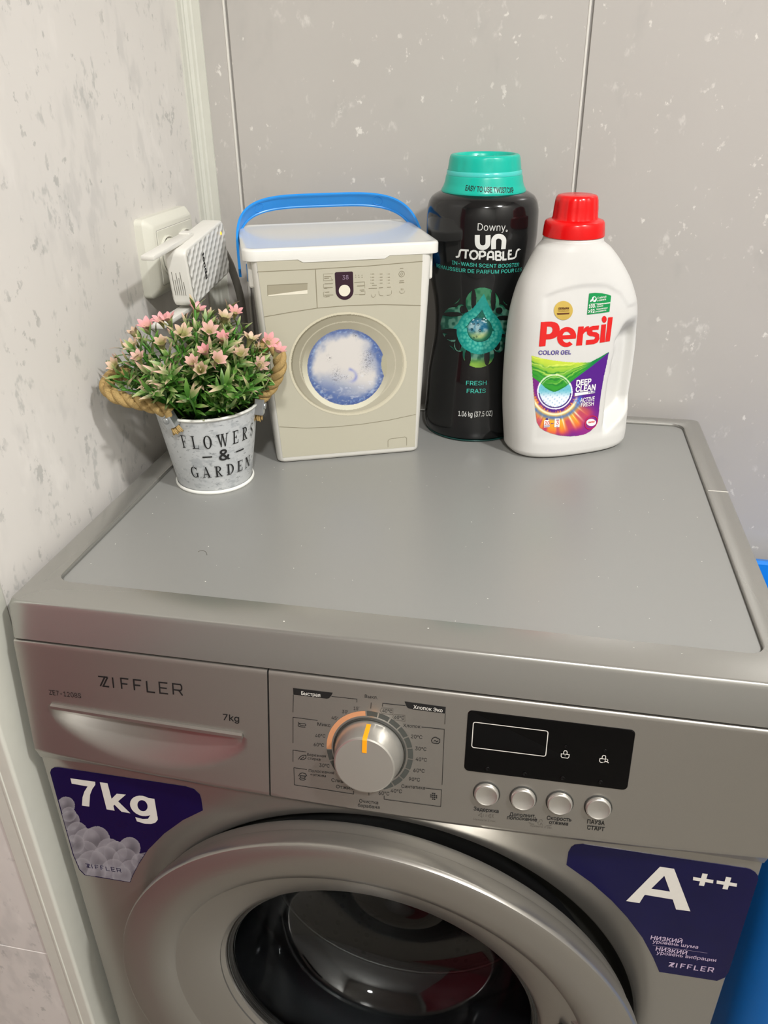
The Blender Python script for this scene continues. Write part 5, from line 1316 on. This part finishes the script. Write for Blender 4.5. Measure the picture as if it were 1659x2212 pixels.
def word(txt, s0, s1, z, h):
    tot = sum(wid[c] for c in txt); gap = (s1 - s0) * .055; k = ((s1 - s0) - gap * (len(txt) - 1)) / tot; s = s0
    for c in txt:
        serif(pr, c, s, z, wid[c] * k, h); s += wid[c] * k + gap
e1 = o_px(541, 950)[0]
word('FLOWERS', a0[0], e1 + .0035, zb, .0140)
G0, G1 = o_px(415, 1028), o_px(538, 1005); zg = (o_px(440, 1032)[1] + o_px(520, 1016)[1]) / 2
word('GARDEN', G0[0], G1[0] + .001, zg, .0122)
zd = (zb + zg) / 2 + .0068
am0, am1 = o_px(474, 998)[0], o_px(498, 995)[0]
v, f = glyphs('&', .012); v = v / v[:, 1].max(); pr.raw(np.c_[am0 + v[:, 0] / v[:, 0].max() * (am1 - am0), zd - .0052 + v[:, 1] * .0120], f)
for p, q in (((438, 991), (459, 991)), ((510, 981), (526, 975))):
    s0, s1 = o_px(*p)[0], o_px(*q)[0]; pr.poly2([(s0, zd - .0004), (s1, zd - .0004), (s1, zd + .0010), (s0, zd + .0010)])
pr.out('lettering', M['black_print'], fpot)
# rope handles, clips and frayed ends; the plane through the pot axis that faces the room
vb = np.array([CAM[0] - .079, CAM[1] - .245, 0]); vb /= np.linalg.norm(vb); vt = np.array([-vb[1], vb[0], 0])
PC0 = np.array([.079, .245, 0])
def pplane(u, v, off):
    d = ray(u, v); t = ((PC0 + vb * off - CAM) @ vb) / (d @ vb); return CAM + d * t
def rope(path, name='rope_handle'):
    P = ol(np.array(path)); P = spline(P, 70); par = None
    T_ = np.gradient(P, axis=0); T_ /= np.linalg.norm(T_, axis=1)[:, None]; a = np.cross(T_[0], (0.1, .2, 1)); a /= np.linalg.norm(a); fr = []
    for i in range(70):
        a = a - T_[i] * (a @ T_[i]); a /= np.linalg.norm(a); fr.append((a, np.cross(T_[i], a)))
    s = np.r_[0, np.cumsum(np.linalg.norm(np.diff(P, axis=0), axis=1))]
    root = None
    for k in range(3):
        path2 = [P[i] + .0034 * (math.cos(s[i] / .0052 + k * 2.0944) * fr[i][0] + math.sin(s[i] / .0052 + k * 2.0944) * fr[i][1]) for i in range(70)]
        g = Geo().tube(path2, .0037, 8)
        if root is None: root = g.out(name, M['rope'], fpot, True)
        else: g.out('rope_strand', M['rope'], root, True)
    return root
rope([pplane(366, 893, .040), pplane(357, 887, .041), pplane(338, 880, .041), pplane(305, 871, .038), pplane(270, 863, .034), pplane(243, 852, .030), pplane(231, 836, .024), pplane(236, 819, .016), pplane(258, 809, .008), pplane(290, 813, -.002), pplane(325, 832, -.014)])
rope([pplane(556, 868, .012), pplane(563, 859, .013), pplane(581, 841, .014), pplane(598, 812, .015), pplane(605, 782, .016), pplane(598, 756, .014), pplane(582, 742, .010), pplane(566, 752, .004), pplane(556, 775, -.004)])
def clip(th, z, lean):
    r = float(por(z)) + .0075
    m = Matrix.Translation((r * math.sin(th), -r * math.cos(th), z)) @ Matrix.Rotation(th, 4, 'Z') @ Matrix.Rotation(math.radians(8), 4, 'X') @ Matrix.Rotation(lean, 4, 'Y')
    g = Geo(); g.loft([[(x, y, zz) for x, y in ((-.0062, .0085), (-.0062, .0008), (-.0050, -.0004), (.0050, -.0004), (.0062, .0008), (.0062, .0085), (.0054, .0085), (.0054, .0014), (.0046, .0006), (-.0046, .0006), (-.0054, .0014), (-.0054, .0085))] for zz in (-.0080, .0080)], True, True)
    o = g.out('rope_clip', M['clip'], fpot, sharp=40); o.matrix_local = m
    o2 = Geo().lathe([(.0034, .0), (.0034, .0008), (.0028, .0014), (0, .0015)], seg=18).out('rivet', M['clip'], o, True); o2.rotation_euler = (math.pi / 2, 0, 0); o2.location = (0, -.0004, .0005)
    g = Geo()
    for k in range(26):
        a = rng.uniform(0, 6.28); r0 = rng.uniform(0, .0042); e = r0 * 1.3 + .0006
        g.tube([(r0 * math.cos(a), .0045 + r0 * math.sin(a) * .7, -.007), (e * math.cos(a), .0045 + e * math.sin(a) * .7, -.0118 - rng.uniform(0, .0022)), (e * 1.15 * math.cos(a + .3), .0040 + e * math.sin(a + .3) * .8, -.0136 - rng.uniform(0, .002))], [.0011, .0010, .0006], 5)
    o3 = g.out('frayed_end', M['rope'], fpot, True); o3.matrix_local = m; o3['kind'] = 'stuff'
lc = ol(hit(372, 906, o_in)); clip(math.atan2(lc[0], -lc[1]), lc[2] + .001, math.radians(-24))
lc = ol(hit(547, 884, o_in)); clip(math.atan2(lc[0], -lc[1]) + .22, lc[2] - .001, math.radians(6))

# ================================================================ ARTIFICIAL PLANT
pt = empty('artificial_plant', (.079, .245, .842), 'bushy artificial plant with green leaves and pale pink star flowers in the bucket pot', 'plant')
pl_ = to_local(pt)
def leaf_mesh(name, curl, wid_, base, mid, tip, fold=.25):
    xs = [0, .18, .42, .68, .88, 1.0]; ws = [.10, .62, 1.0, .72, .34, .0]; v = []; f = []; cols = []
    for x, w in zip(xs, ws):
        zc = -curl * x * x; w2 = w * wid_ / 2
        for s in (-1, 0, 1): v.append((x, s * w2, zc + (fold * w2 if s else 0))); cols.append(mix3(mix3(base, mid, np.array(x * 1.6)), tip, np.array(max(0, (x - .45) / .5))))
    for i in range(5):
        for j in range(2): f.append((3 * i + j, 3 * i + j + 1, 3 * i + 4 + j, 3 * i + 3 + j))
    me = bpy.data.meshes.new(name); me.from_pydata(v, [], f); me.update(); a = me.color_attributes.new('Col', 'FLOAT_COLOR', 'POINT')
    cc = np.c_[s2l(np.array(cols)), np.ones(len(v))]; a.data.foreach_set('color', cc.astype(np.float32).ravel()); me.materials.append(M['leaf']); me.polygons.foreach_set('use_smooth', [True] * len(f))
    return me
LV = []
for cu in (.12, .32):
    LV += [leaf_mesh('leaf', cu, .25, (44, 88, 22), (70, 118, 38), (110, 146, 70)), leaf_mesh('leaf', cu, .27, (56, 100, 30), (104, 138, 64), (168, 170, 122)),
           leaf_mesh('leaf', cu, .24, (70, 106, 44), (136, 144, 92), (204, 174, 152)), leaf_mesh('leaf', cu, .24, (82, 110, 54), (152, 148, 106), (216, 164, 156)), leaf_mesh('leaf', cu, .30, (30, 78, 20), (46, 100, 28), (76, 126, 44))]
bin_l = bl_
def rimz(Pw):
    q = math.hypot(Pw[0] - .079, Pw[1] - .245); return .917 if q < .043 else .9255 + .80 * max(0, q - .046)
def blocked(Pw):
    """keeps foliage off the wall, the box and the machine top"""
    l = bin_l(Pw)
    return (Pw[0] < XL + .004) or (l[0] > -.101 and l[1] > -.070) or (Pw[1] > .222 and Pw[2] > .945 and Pw[0] < .062) or Pw[2] < rimz(Pw) or (Pw[0] - .079) * vt[0] + (Pw[1] - .245) * vt[1] > .068 
ctr = np.array([.074, .240, .842 + .080]); RAD = np.array([.096, .096, .096])
def dome(az, po, k=1.0):
    d = np.array([math.sin(po) * math.cos(az), math.sin(po) * math.sin(az), math.cos(po)]); return ctr + RAD * d * k, d
leaves = []; sg = []
n_st = 165
for i in range(n_st):
    po = math.acos(1 - (i + .5) / n_st * .97); az = i * 2.39996 + rng.normal() * .15; po = min(po, math.radians(72))
    kk = rng.uniform(.84, 1.03); tip, dn = dome(az, po, kk)
    base = np.array([ctr[0], ctr[1], .842 + .0785]) + np.array([dn[0], dn[1], 0]) * .034 * min(1, math.sin(po) * 1.1)
    if blocked(tip):
        for s_ in np.linspace(.95, .4, 12):
            t2 = base + (tip - base) * s_
            if not blocked(t2): tip = t2; break
        else: continue
    ctrl = base * .45 + tip * .55 + np.array([0, 0, .014 * math.sin(po)])
    path = [base * (1 - t) ** 2 + ctrl * 2 * t * (1 - t) + tip * t * t for t in np.linspace(0, 1, 7)]
    sg.append(pl_(np.array(path)))
    for nd in range(7):
        t = .24 + .1266 * nd; p = base * (1 - t) ** 2 + ctrl * 2 * t * (1 - t) + tip * t * t; ax = (ctrl - base) * 2 * (1 - t) + (tip - ctrl) * 2 * t; ax /= np.linalg.norm(ax)
        e1_ = np.cross(ax, (.3, .1, 1)); e1_ /= np.linalg.norm(e1_); e2_ = np.cross(ax, e1_); ph = rng.uniform(0, 6.28)
        for w_ in range(3):
            a = ph + w_ * 2.094; out = math.cos(a) * e1_ + math.sin(a) * e2_; sp = math.radians(rng.uniform(32, 62) if nd < 6 else rng.uniform(14, 40))
            dr_ = ax * math.cos(sp) + out * math.sin(sp); L_ = rng.uniform(.0125, .0205) * (1.0 if nd < 6 else .85)
            tipw = p + dr_ * L_
            if blocked(tipw) or blocked(p): continue
            up_ = ax - dr_ * (ax @ dr_); up_ /= np.linalg.norm(up_); side = np.cross(up_, dr_)
            hgt = (p[2] - .842 - .08) / .09
            u_ = rng.random() + .55 * hgt + .10 * (nd - 3)
            var = 4 if u_ < .36 else 0 if u_ < .76 else 1 if u_ < 1.10 else 2 if u_ < 1.45 else 3
            var += 5 * int(rng.random() < .5)
            m = Matrix(((dr_[0], side[0], up_[0], p[0]), (dr_[1], side[1], up_[1], p[1]), (dr_[2], side[2], up_[2], p[2]), (0, 0, 0, 1)))
            outw = ((p - ctr) / RAD); depth = np.linalg.norm(CAM - p) - .25 * np.linalg.norm(outw) * .2
            leaves.append((np.linalg.norm(outw) * .06 - np.linalg.norm(CAM - tipw), m, L_, var))
for i in range(64):
    az = i * 2 * math.pi / 64 + rng.normal() * .04; r0 = rng.uniform(.028, .040); p = np.array([.079 + r0 * math.cos(az), .245 + r0 * math.sin(az), .842 + rng.uniform(.078, .084)])
    el = math.radians(rng.uniform(28, 62)); a2 = az + rng.normal() * .5; dr_ = np.array([math.cos(a2) * math.cos(el), math.sin(a2) * math.cos(el), math.sin(el)]); L_ = rng.uniform(.015, .023)
    if blocked(p + dr_ * L_): continue
    up_ = np.array([0, 0, 1.0]) - dr_ * dr_[2]; up_ /= np.linalg.norm(up_); side = np.cross(up_, dr_)
    m = Matrix(((dr_[0], side[0], up_[0], p[0]), (dr_[1], side[1], up_[1], p[1]), (dr_[2], side[2], up_[2], p[2]), (0, 0, 0, 1)))
    leaves.append((.06 - np.linalg.norm(CAM - (p + dr_ * L_)), m, L_, (4, 0, 4, 1)[i % 4] + 5 * (i % 2)))
leaves.sort(key=lambda q: -q[0])
inv = Matrix.Translation((-.079, -.245, -.842))
for k, (_, m, L_, var) in enumerate(leaves[:300]):
    o = bpy.data.objects.new('leaf', LV[var]); COL.link(o); o.parent = pt; o.matrix_local = inv @ m @ Matrix.Diagonal((L_, L_, L_, 1))
V_, F_, C_ = [], [], []
for _, m, L_, var in leaves[300:]:
    me = LV[var]; mm = inv @ m @ Matrix.Diagonal((L_, L_, L_, 1)); k = len(V_)
    V_ += [tuple(mm @ v.co) for v in me.vertices]; F_ += [tuple(i + k for i in p.vertices) for p in me.polygons]; C_ += [tuple(c.color) for c in me.color_attributes['Col'].data]
me = bpy.data.meshes.new('foliage'); me.from_pydata(V_, [], F_); me.update(); a = me.color_attributes.new('Col', 'FLOAT_COLOR', 'POINT'); a.data.foreach_set('color', np.array(C_, np.float32).ravel())
o = link('foliage', me, M['leaf'], pt, True); o['kind'] = 'stuff'
for p in sg: Geo().tube(p, .0011, 5).out('stem', M['stem'], pt, True)
# flowers: a cup with six pointed petals each
def petal_mesh(tip, mid):
    xs = [0, .3, .6, .85, 1.0]; ws = [.34, .52, .56, .30, 0]; zs = [0, .10, .13, .10, .04]; v = []; f = []; cols = []
    for x, w, z in zip(xs, ws, zs):
        for s in (-1, 0, 1): v.append((x, s * w / 2, z - (.0 if s else .04))); cols.append(mix3(mid, tip, np.array(min(1, x * 1.5))))
    for i in range(4):
        for j in range(2): f.append((3 * i + j, 3 * i + j + 1, 3 * i + 4 + j, 3 * i + 3 + j))
    me = bpy.data.meshes.new('petal'); me.from_pydata(v, [], f); me.update(); a = me.color_attributes.new('Col', 'FLOAT_COLOR', 'POINT')
    a.data.foreach_set('color', np.c_[s2l(np.array(cols)), np.ones(len(v))].astype(np.float32).ravel()); me.materials.append(M['leaf']); me.polygons.foreach_set('use_smooth', [True] * len(f)); return me
PM = [petal_mesh((214, 172, 164), (186, 164, 132)), petal_mesh((220, 156, 160), (200, 160, 144)), petal_mesh((202, 172, 152), (150, 154, 92))]
cupv = []; g = Geo().lathe([(.0006, -.0085), (.0014, -.0050), (.0026, -.0010), (.0036, .0010)], seg=10)
cup_me = bpy.data.meshes.new('flower'); cup_me.from_pydata(g.v, [], g.f); cup_me.update(); cup_me.materials.append(pm('flower_cup', srgb(168, 162, 108), .5, grain=.08)); cup_me.polygons.foreach_set('use_smooth', [True] * len(g.f))
def dome_hit(u, v):
    P = hit(u, v, lambda Q: (((Q - ctr) / (RAD * .97)) ** 2).sum(1) < 1); return P
fl = [(416, 788, 0), (469, 780, 0), (433, 801, 2), (562, 789, 0), (578, 708, 1), (560, 690, 1), (508, 676, 1), (452, 716, 0), (480, 733, 1), (250, 792, 2), (300, 774, 0), (286, 750, 2), (318, 700, 1), (348, 692, 1), (292, 722, 2), (444, 762, 1), (365, 692, 1), (424, 672, 1), (540, 735, 2), (395, 722, 2), (520, 768, 2), (350, 745, 2), (484, 690, 2)]
for u, v, k in fl:
    P = dome_hit(u, v)
    if P is None: P = pplane(u, v, .0)
    for _ in range(20):
        if not blocked(P + np.array([-.008, 0, 0])) and not blocked(P + np.array([.01, .006, 0])): break
        P = P + vb * .004
    n_ = (P - ctr) / RAD ** 2; n_ /= np.linalg.norm(n_); n_ = n_ * .75 + vb * .35 + np.array([0, 0, .35]) + rng.normal(size=3) * .16; n_ /= np.linalg.norm(n_)
    a = np.cross(n_, (.2, .9, .1)); a /= np.linalg.norm(a); b = np.cross(n_, a)
    o = bpy.data.objects.new('flower', cup_me); COL.link(o); o.parent = pt
    o.matrix_local = inv @ Matrix(((a[0], b[0], n_[0], P[0]), (a[1], b[1], n_[1], P[1]), (a[2], b[2], n_[2], P[2]), (0, 0, 0, 1)))
    spn = math.radians(rng.uniform(36, 60)); L_ = rng.uniform(.0078, .0100)
    for j in range(6):
        q = bpy.data.objects.new('petal', PM[k]); COL.link(q); q.parent = o
        q.matrix_local = Matrix.Rotation(j * math.pi / 3, 4, 'Z') @ Matrix.Translation((.0022, 0, -.0005)) @ Matrix.Rotation(-spn, 4, 'Y') @ Matrix.Diagonal((L_, L_, L_, 1))

# ================================================================ WALL SOCKET, WI-FI PLUG, CABLE
sk = empty('wall_socket', (XL, .385, 1.043), 'ivory double wall socket on the left wall above the flower pot', 'wall socket')
sl_ = np.array([XL, .385, 1.043])
SY0, SY1, SZ0, SZ1, SX = -.0545, .0585, -.0400, .0400, .0170
def yz(y0, y1, z0, z1, r, x, k=5): return [(x, y, z) for y, z in rrect(y0, y1, z0, z1, r, k)]
g = Geo(); g.loft([yz(SY0, SY1, SZ0, SZ1, .006, 0), yz(SY0, SY1, SZ0, SZ1, .006, .0085), yz(SY0 + .0012, SY1 - .0012, SZ0 + .0012, SZ1 - .0012, .006, .0105), yz(SY0 + .0065, SY1 - .0065, SZ0 + .0065, SZ1 - .0065, .005, .0160), yz(SY0 + .0085, SY1 - .0085, SZ0 + .0085, SZ1 - .0085, .004, SX)], False, True)
g.out('socket_frame', M['white_socket'], sk, sharp=30)
g = Geo(); g.loft([yz(SY0 + .013, SY1 - .012, -.0275, .0275, .002, SX - .001), yz(SY0 + .013, SY1 - .012, -.0275, .0275, .002, SX + .0006), yz(SY0 + .0135, SY1 - .0125, -.0270, .0270, .002, SX + .0010)], False, True); ins_ = g.out('socket_insert', M['white_socket'], sk)
g = Geo(); g.loft([yz(SY0 + .0126, SY1 - .0116, -.0279, .0279, .002, SX + .0001), yz(SY0 + .0126, SY1 - .0116, -.0279, .0279, .002, SX + .0003)], False, True); g.out('shadow_gap', M['joint'], sk)
for cy in (-.0205, .0250):
    g = Geo(); pr_ = [(.0205, SX + .0008), (.0205, SX + .0026), (.0195, SX + .0032), (.0185, SX + .0026), (.0182, SX - .010), (0, SX - .010)]
    loops = [[(h, cy + r * math.cos(2 * math.pi * i / 40), r * math.sin(2 * math.pi * i / 40)) for i in range(40)] for r, h in pr_]
    g.loft(loops); well = g.out('socket_well', M['white_socket'], sk, sharp=40)
    for sz in (-1, 1):
        Geo().box(SX - .0100, SX + .0030, cy - .003, cy + .003, sz * .0172 - .0012, sz * .0172 + .0012, .0004, 1).out('earth_clip', M['steel'], well)
    for sy in (-1, 1):
        o = Geo().lathe([(0, 0), (.0024, 0), (.0024, .0004)], seg=14).out('contact_hole', M['dark_gap'], well); o.rotation_euler = (0, math.pi / 2, 0); o.location = (SX - .0096, cy + sy * .0095, 0)
# repeater plugged into the near well
rp = empty('wifi_repeater', (.0, .3625, 1.041), 'white wifi repeater with wavy ribbed front and amber light plugged into the socket', 'wifi repeater')
def RL(P): return np.asarray(P, float) - np.array([.0, .3625, 1.041])
tilt = Matrix.Rotation(math.radians(7.5), 4, 'X')
corner = [at(396, 533, 0, .050), at(481, 484, 0, .050), at(499, 597, 0, .050), at(420, 650, 0, .050)]
cy_ = np.mean([c[1] for c in corner]); cz2 = np.mean([c[2] for c in corner]); rw = (corner[1][1] - corner[0][1] + corner[2][1] - corner[3][1]) / 4 + .001; rh = (corner[0][2] - corner[3][2] + corner[1][2] - corner[2][2]) / 4 + .001
mrep = Matrix.Translation(RL((0, cy_, cz2))) @ tilt
RX0, RX1 = .0275, .0500
g = Geo(); g.loft([yz(-rw + .002, rw - .002, -rh + .002, rh - .002, .006, RX0), yz(-rw, rw, -rh, rh, .007, RX0 + .002), yz(-rw, rw, -rh, rh, .007, RX1 - .0018), yz(-rw + .0010, rw - .0010, -rh + .0010, rh - .0010, .0062, RX1 - .0003), yz(-rw + .002, rw - .002, -rh + .002, rh - .002, .0055, RX1)], True, True)
case = g.out('case', M['white_plastic'], rp, sharp=40); case.matrix_local = mrep
# front relief: slanting wavy ribs
ny, nz = 150, 84; Y_, Z2 = np.meshgrid(np.linspace(-rw + .0022, rw - .0022, ny), np.linspace(-rh + .0022, rh - .0022, nz))
ph = (Y_ * .62 - Z2 * .785) / .0086 * 2 * math.pi; wob = 1.0 * np.sin((Y_ * .785 + Z2 * .62) / .0085 * 2 * math.pi)
hgt = .5 + .5 * np.sin(ph + wob * .55); msk = (np.maximum(np.abs(Y_) - (rw - .008), 0) ** 2 + np.maximum(np.abs(Z2) - (rh - .008), 0) ** 2 < .0058 ** 2)
vv = np.stack([RX1 + .0002 + .0009 * hgt, Y_, Z2], -1).reshape(-1, 3); idx = np.arange(ny * nz).reshape(nz, ny); fm = msk[:-1, :-1] & msk[1:, 1:]
F4 = np.stack([idx[:-1, :-1], idx[:-1, 1:], idx[1:, 1:], idx[1:, :-1]], -1)[fm]
me = bpy.data.meshes.new('ribbed_front'); me.from_pydata([tuple(v) for v in vv], [], [tuple(int(i) for i in f) for f in F4]); me.update()
a = me.color_attributes.new('Col', 'FLOAT_COLOR', 'POINT'); cc = s2l(mix3((186, 184, 178), (234, 233, 228), hgt)).reshape(-1, 3); a.data.foreach_set('color', np.c_[cc, np.ones(len(cc))].astype(np.float32).ravel())  # shade of the ribs put into the colour: greyer in the hollows
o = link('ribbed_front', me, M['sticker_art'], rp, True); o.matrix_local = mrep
o = Geo().lathe([(.0018, 0), (.0018, .0006), (.0012, .0009), (0, .001)], seg=16).out('status_light', M['led'], rp, True, 'small amber light'); o.matrix_local = mrep @ Matrix.Translation((RX1 + .0008, rw - .0135, rh - .0115)) @ Matrix.Rotation(math.pi / 2, 4, 'Y')
SR = Surf(lambda u, v: (0, 0), lambda x, y, h: (RX1 + .0012 + h, x, y))
pr = Print(SR, .0002); v, f = glyphs('tenda', .022); v = v / CAPH; s = .0270 / v[:, 0].max(); hS = .0052
pr.raw(np.c_[-.020 - hS * v[:, 1] + 0, .0145 - s * v[:, 0]] * np.array([-1, 1]) * np.array([1, 1]) + np.array([-.037, 0]), f); pr.out('lettering', M['black_print'], rp)
for o in pr.objs: o.matrix_local = mrep
# small print on its near side
g = Geo(); 
for k in range(6):
    x = RX0 + .0046 + k * .0022; z0 = -.0165; z1 = z0 + (.024, .016, .023, .018, .024, .014)[k]; g.add([(x, -rw - .0003, z0), (x + .0005, -rw - .0003, z0), (x + .0005, -rw - .0003, z1), (x, -rw - .0003, z1)], [(0, 1, 2, 3)])
for k in range(0): pass
o = g.out('rating_print', M['grey_print'], rp, label='rows of tiny grey print on the side'); o.matrix_local = mrep; o['kind'] = 'stuff'
g = Geo(); loops = []
for r, h in ((.0160, .0045), (.0178, .0050), (.0178, .0160), (.0186, .0200), (.0186, .0280)): loops.append([(h, .0015 + r * math.cos(2 * math.pi * i / 40), .002 + r * math.sin(2 * math.pi * i / 40)) for i in range(40)])
g.loft(loops, True, True); g.out('plug', M['white_socket'], rp, sharp=40)
for sy in (-1, 1): 
    o = Geo().lathe([(0, -.0185), (.0021, -.017), (.0021, 0)], seg=12).out('plug_pin', M['steel'], rp, True); o.rotation_euler = (0, math.pi / 2, 0); o.location = (.0075, .0015 + sy * .0095, .002)
def antenna(p0, p1, up=1):
    a = RL(p0); b = RL(p1); d = b - a; L = np.linalg.norm(d); d /= L; xx = np.array([1.0, 0, 0]); xx -= d * (xx @ d); xx /= np.linalg.norm(xx); zz_ = np.cross(xx, d)
    m = Matrix(((d[0], xx[0], zz_[0], a[0]), (d[1], xx[1], zz_[1], a[1]), (d[2], xx[2], zz_[2], a[2]), (0, 0, 0, 1)))
    g = Geo().box(0, L, -.0068, .0068, -.0024, .0024, .0012, 2); o = g.out('antenna', M['white_plastic'], rp, sharp=40); o.matrix_local = m
    o2 = Geo().box(L - .010, L + .002, -.0060, .0060, -.0040, .0040, .0012, 2).out('antenna_hinge', M['white_plastic'], o)
antenna(at(318, 558, 0, .034), at(406, 507, 0, .034))
antenna(at(340, 706, 0, .034), at(424, 652, 0, .034))
# mains cable of the washing machine: plug in the far well, cable down behind the lid
cb = empty('power_cable', (.02, .415, 1.043), 'thick grey power cable hanging from the socket beside the white box', 'cable')
def KL(P): return np.asarray(P, float) - np.array([.02, .415, 1.043])
g = Geo(); loops = []
for r, h in ((.0150, .0045), (.0172, .0052), (.0172, .0140), (.0150, .0230), (.0095, .0250)): loops.append([tuple(KL((h, .4102 + r * math.cos(2 * math.pi * i / 32), 1.043 + r * math.sin(2 * math.pi * i / 32)))) for i in range(32)])
g.loft(loops, True, True); g.out('plug', M['cable'], cb, sharp=40)
for sy in (-1, 1):
    o = Geo().lathe([(0, -.0160), (.0021, -.015), (.0021, 0)], seg=12).out('plug_pin', M['steel'], cb, True); o.rotation_euler = (0, math.pi / 2, 0); o.location = KL((.0048, .4102 + sy * .0095, 1.043))
def bplane(u, v, y): return at(u, v, 1, y)
q = [np.array((.020, .416, 1.043)), np.array((.030, .432, 1.046)), bplane(490, 556, .455), bplane(504, 590, .472), bplane(519, 640, .486), bplane(528, 700, .495), bplane(534, 780, .500), bplane(539, 850, .5025), bplane(543, 905, .5025), np.array((.055, .5030, .62)), np.array((.06, .503, .50))]
Geo().tube(KL(spline(q, 60)), .0046, 10).out('cord', M['cable'], cb, True)

# ================================================================ BLUE TUB at the right of the machine
tb = empty('laundry_tub', (.86, .265, 0), 'large bright blue plastic tub on the floor right of the washing machine', 'tub')
g = Geo()
def tr(dx, dy, z, r=.05): return [(x, y, z) for x, y in rrect(-dx, dx, -dy, dy, r, 6)]
g.loft([tr(.170, .170, 0), tr(.180, .180, .006), tr(.2120, .212, .612), tr(.2120, .212, .640), tr(.2240, .224, .642), tr(.2240, .224, .656), tr(.2220, .222, .661), tr(.2140, .214, .663), tr(.2100, .210, .660), tr(.2085, .2085, .648), tr(.2060, .206, .636), tr(.2050, .205, .60), tr(.175, .175, .02), tr(.165, .165, .012)], True, True)
g.out('tub_body', M['blue_tub'], tb, sharp=40)
for s in (-1, 1): Geo().box(-.06, .06, s * .225 - .006, s * .225 + .006, .618, .640, .003, 2).out('carry_lug', M['blue_tub'], tb)
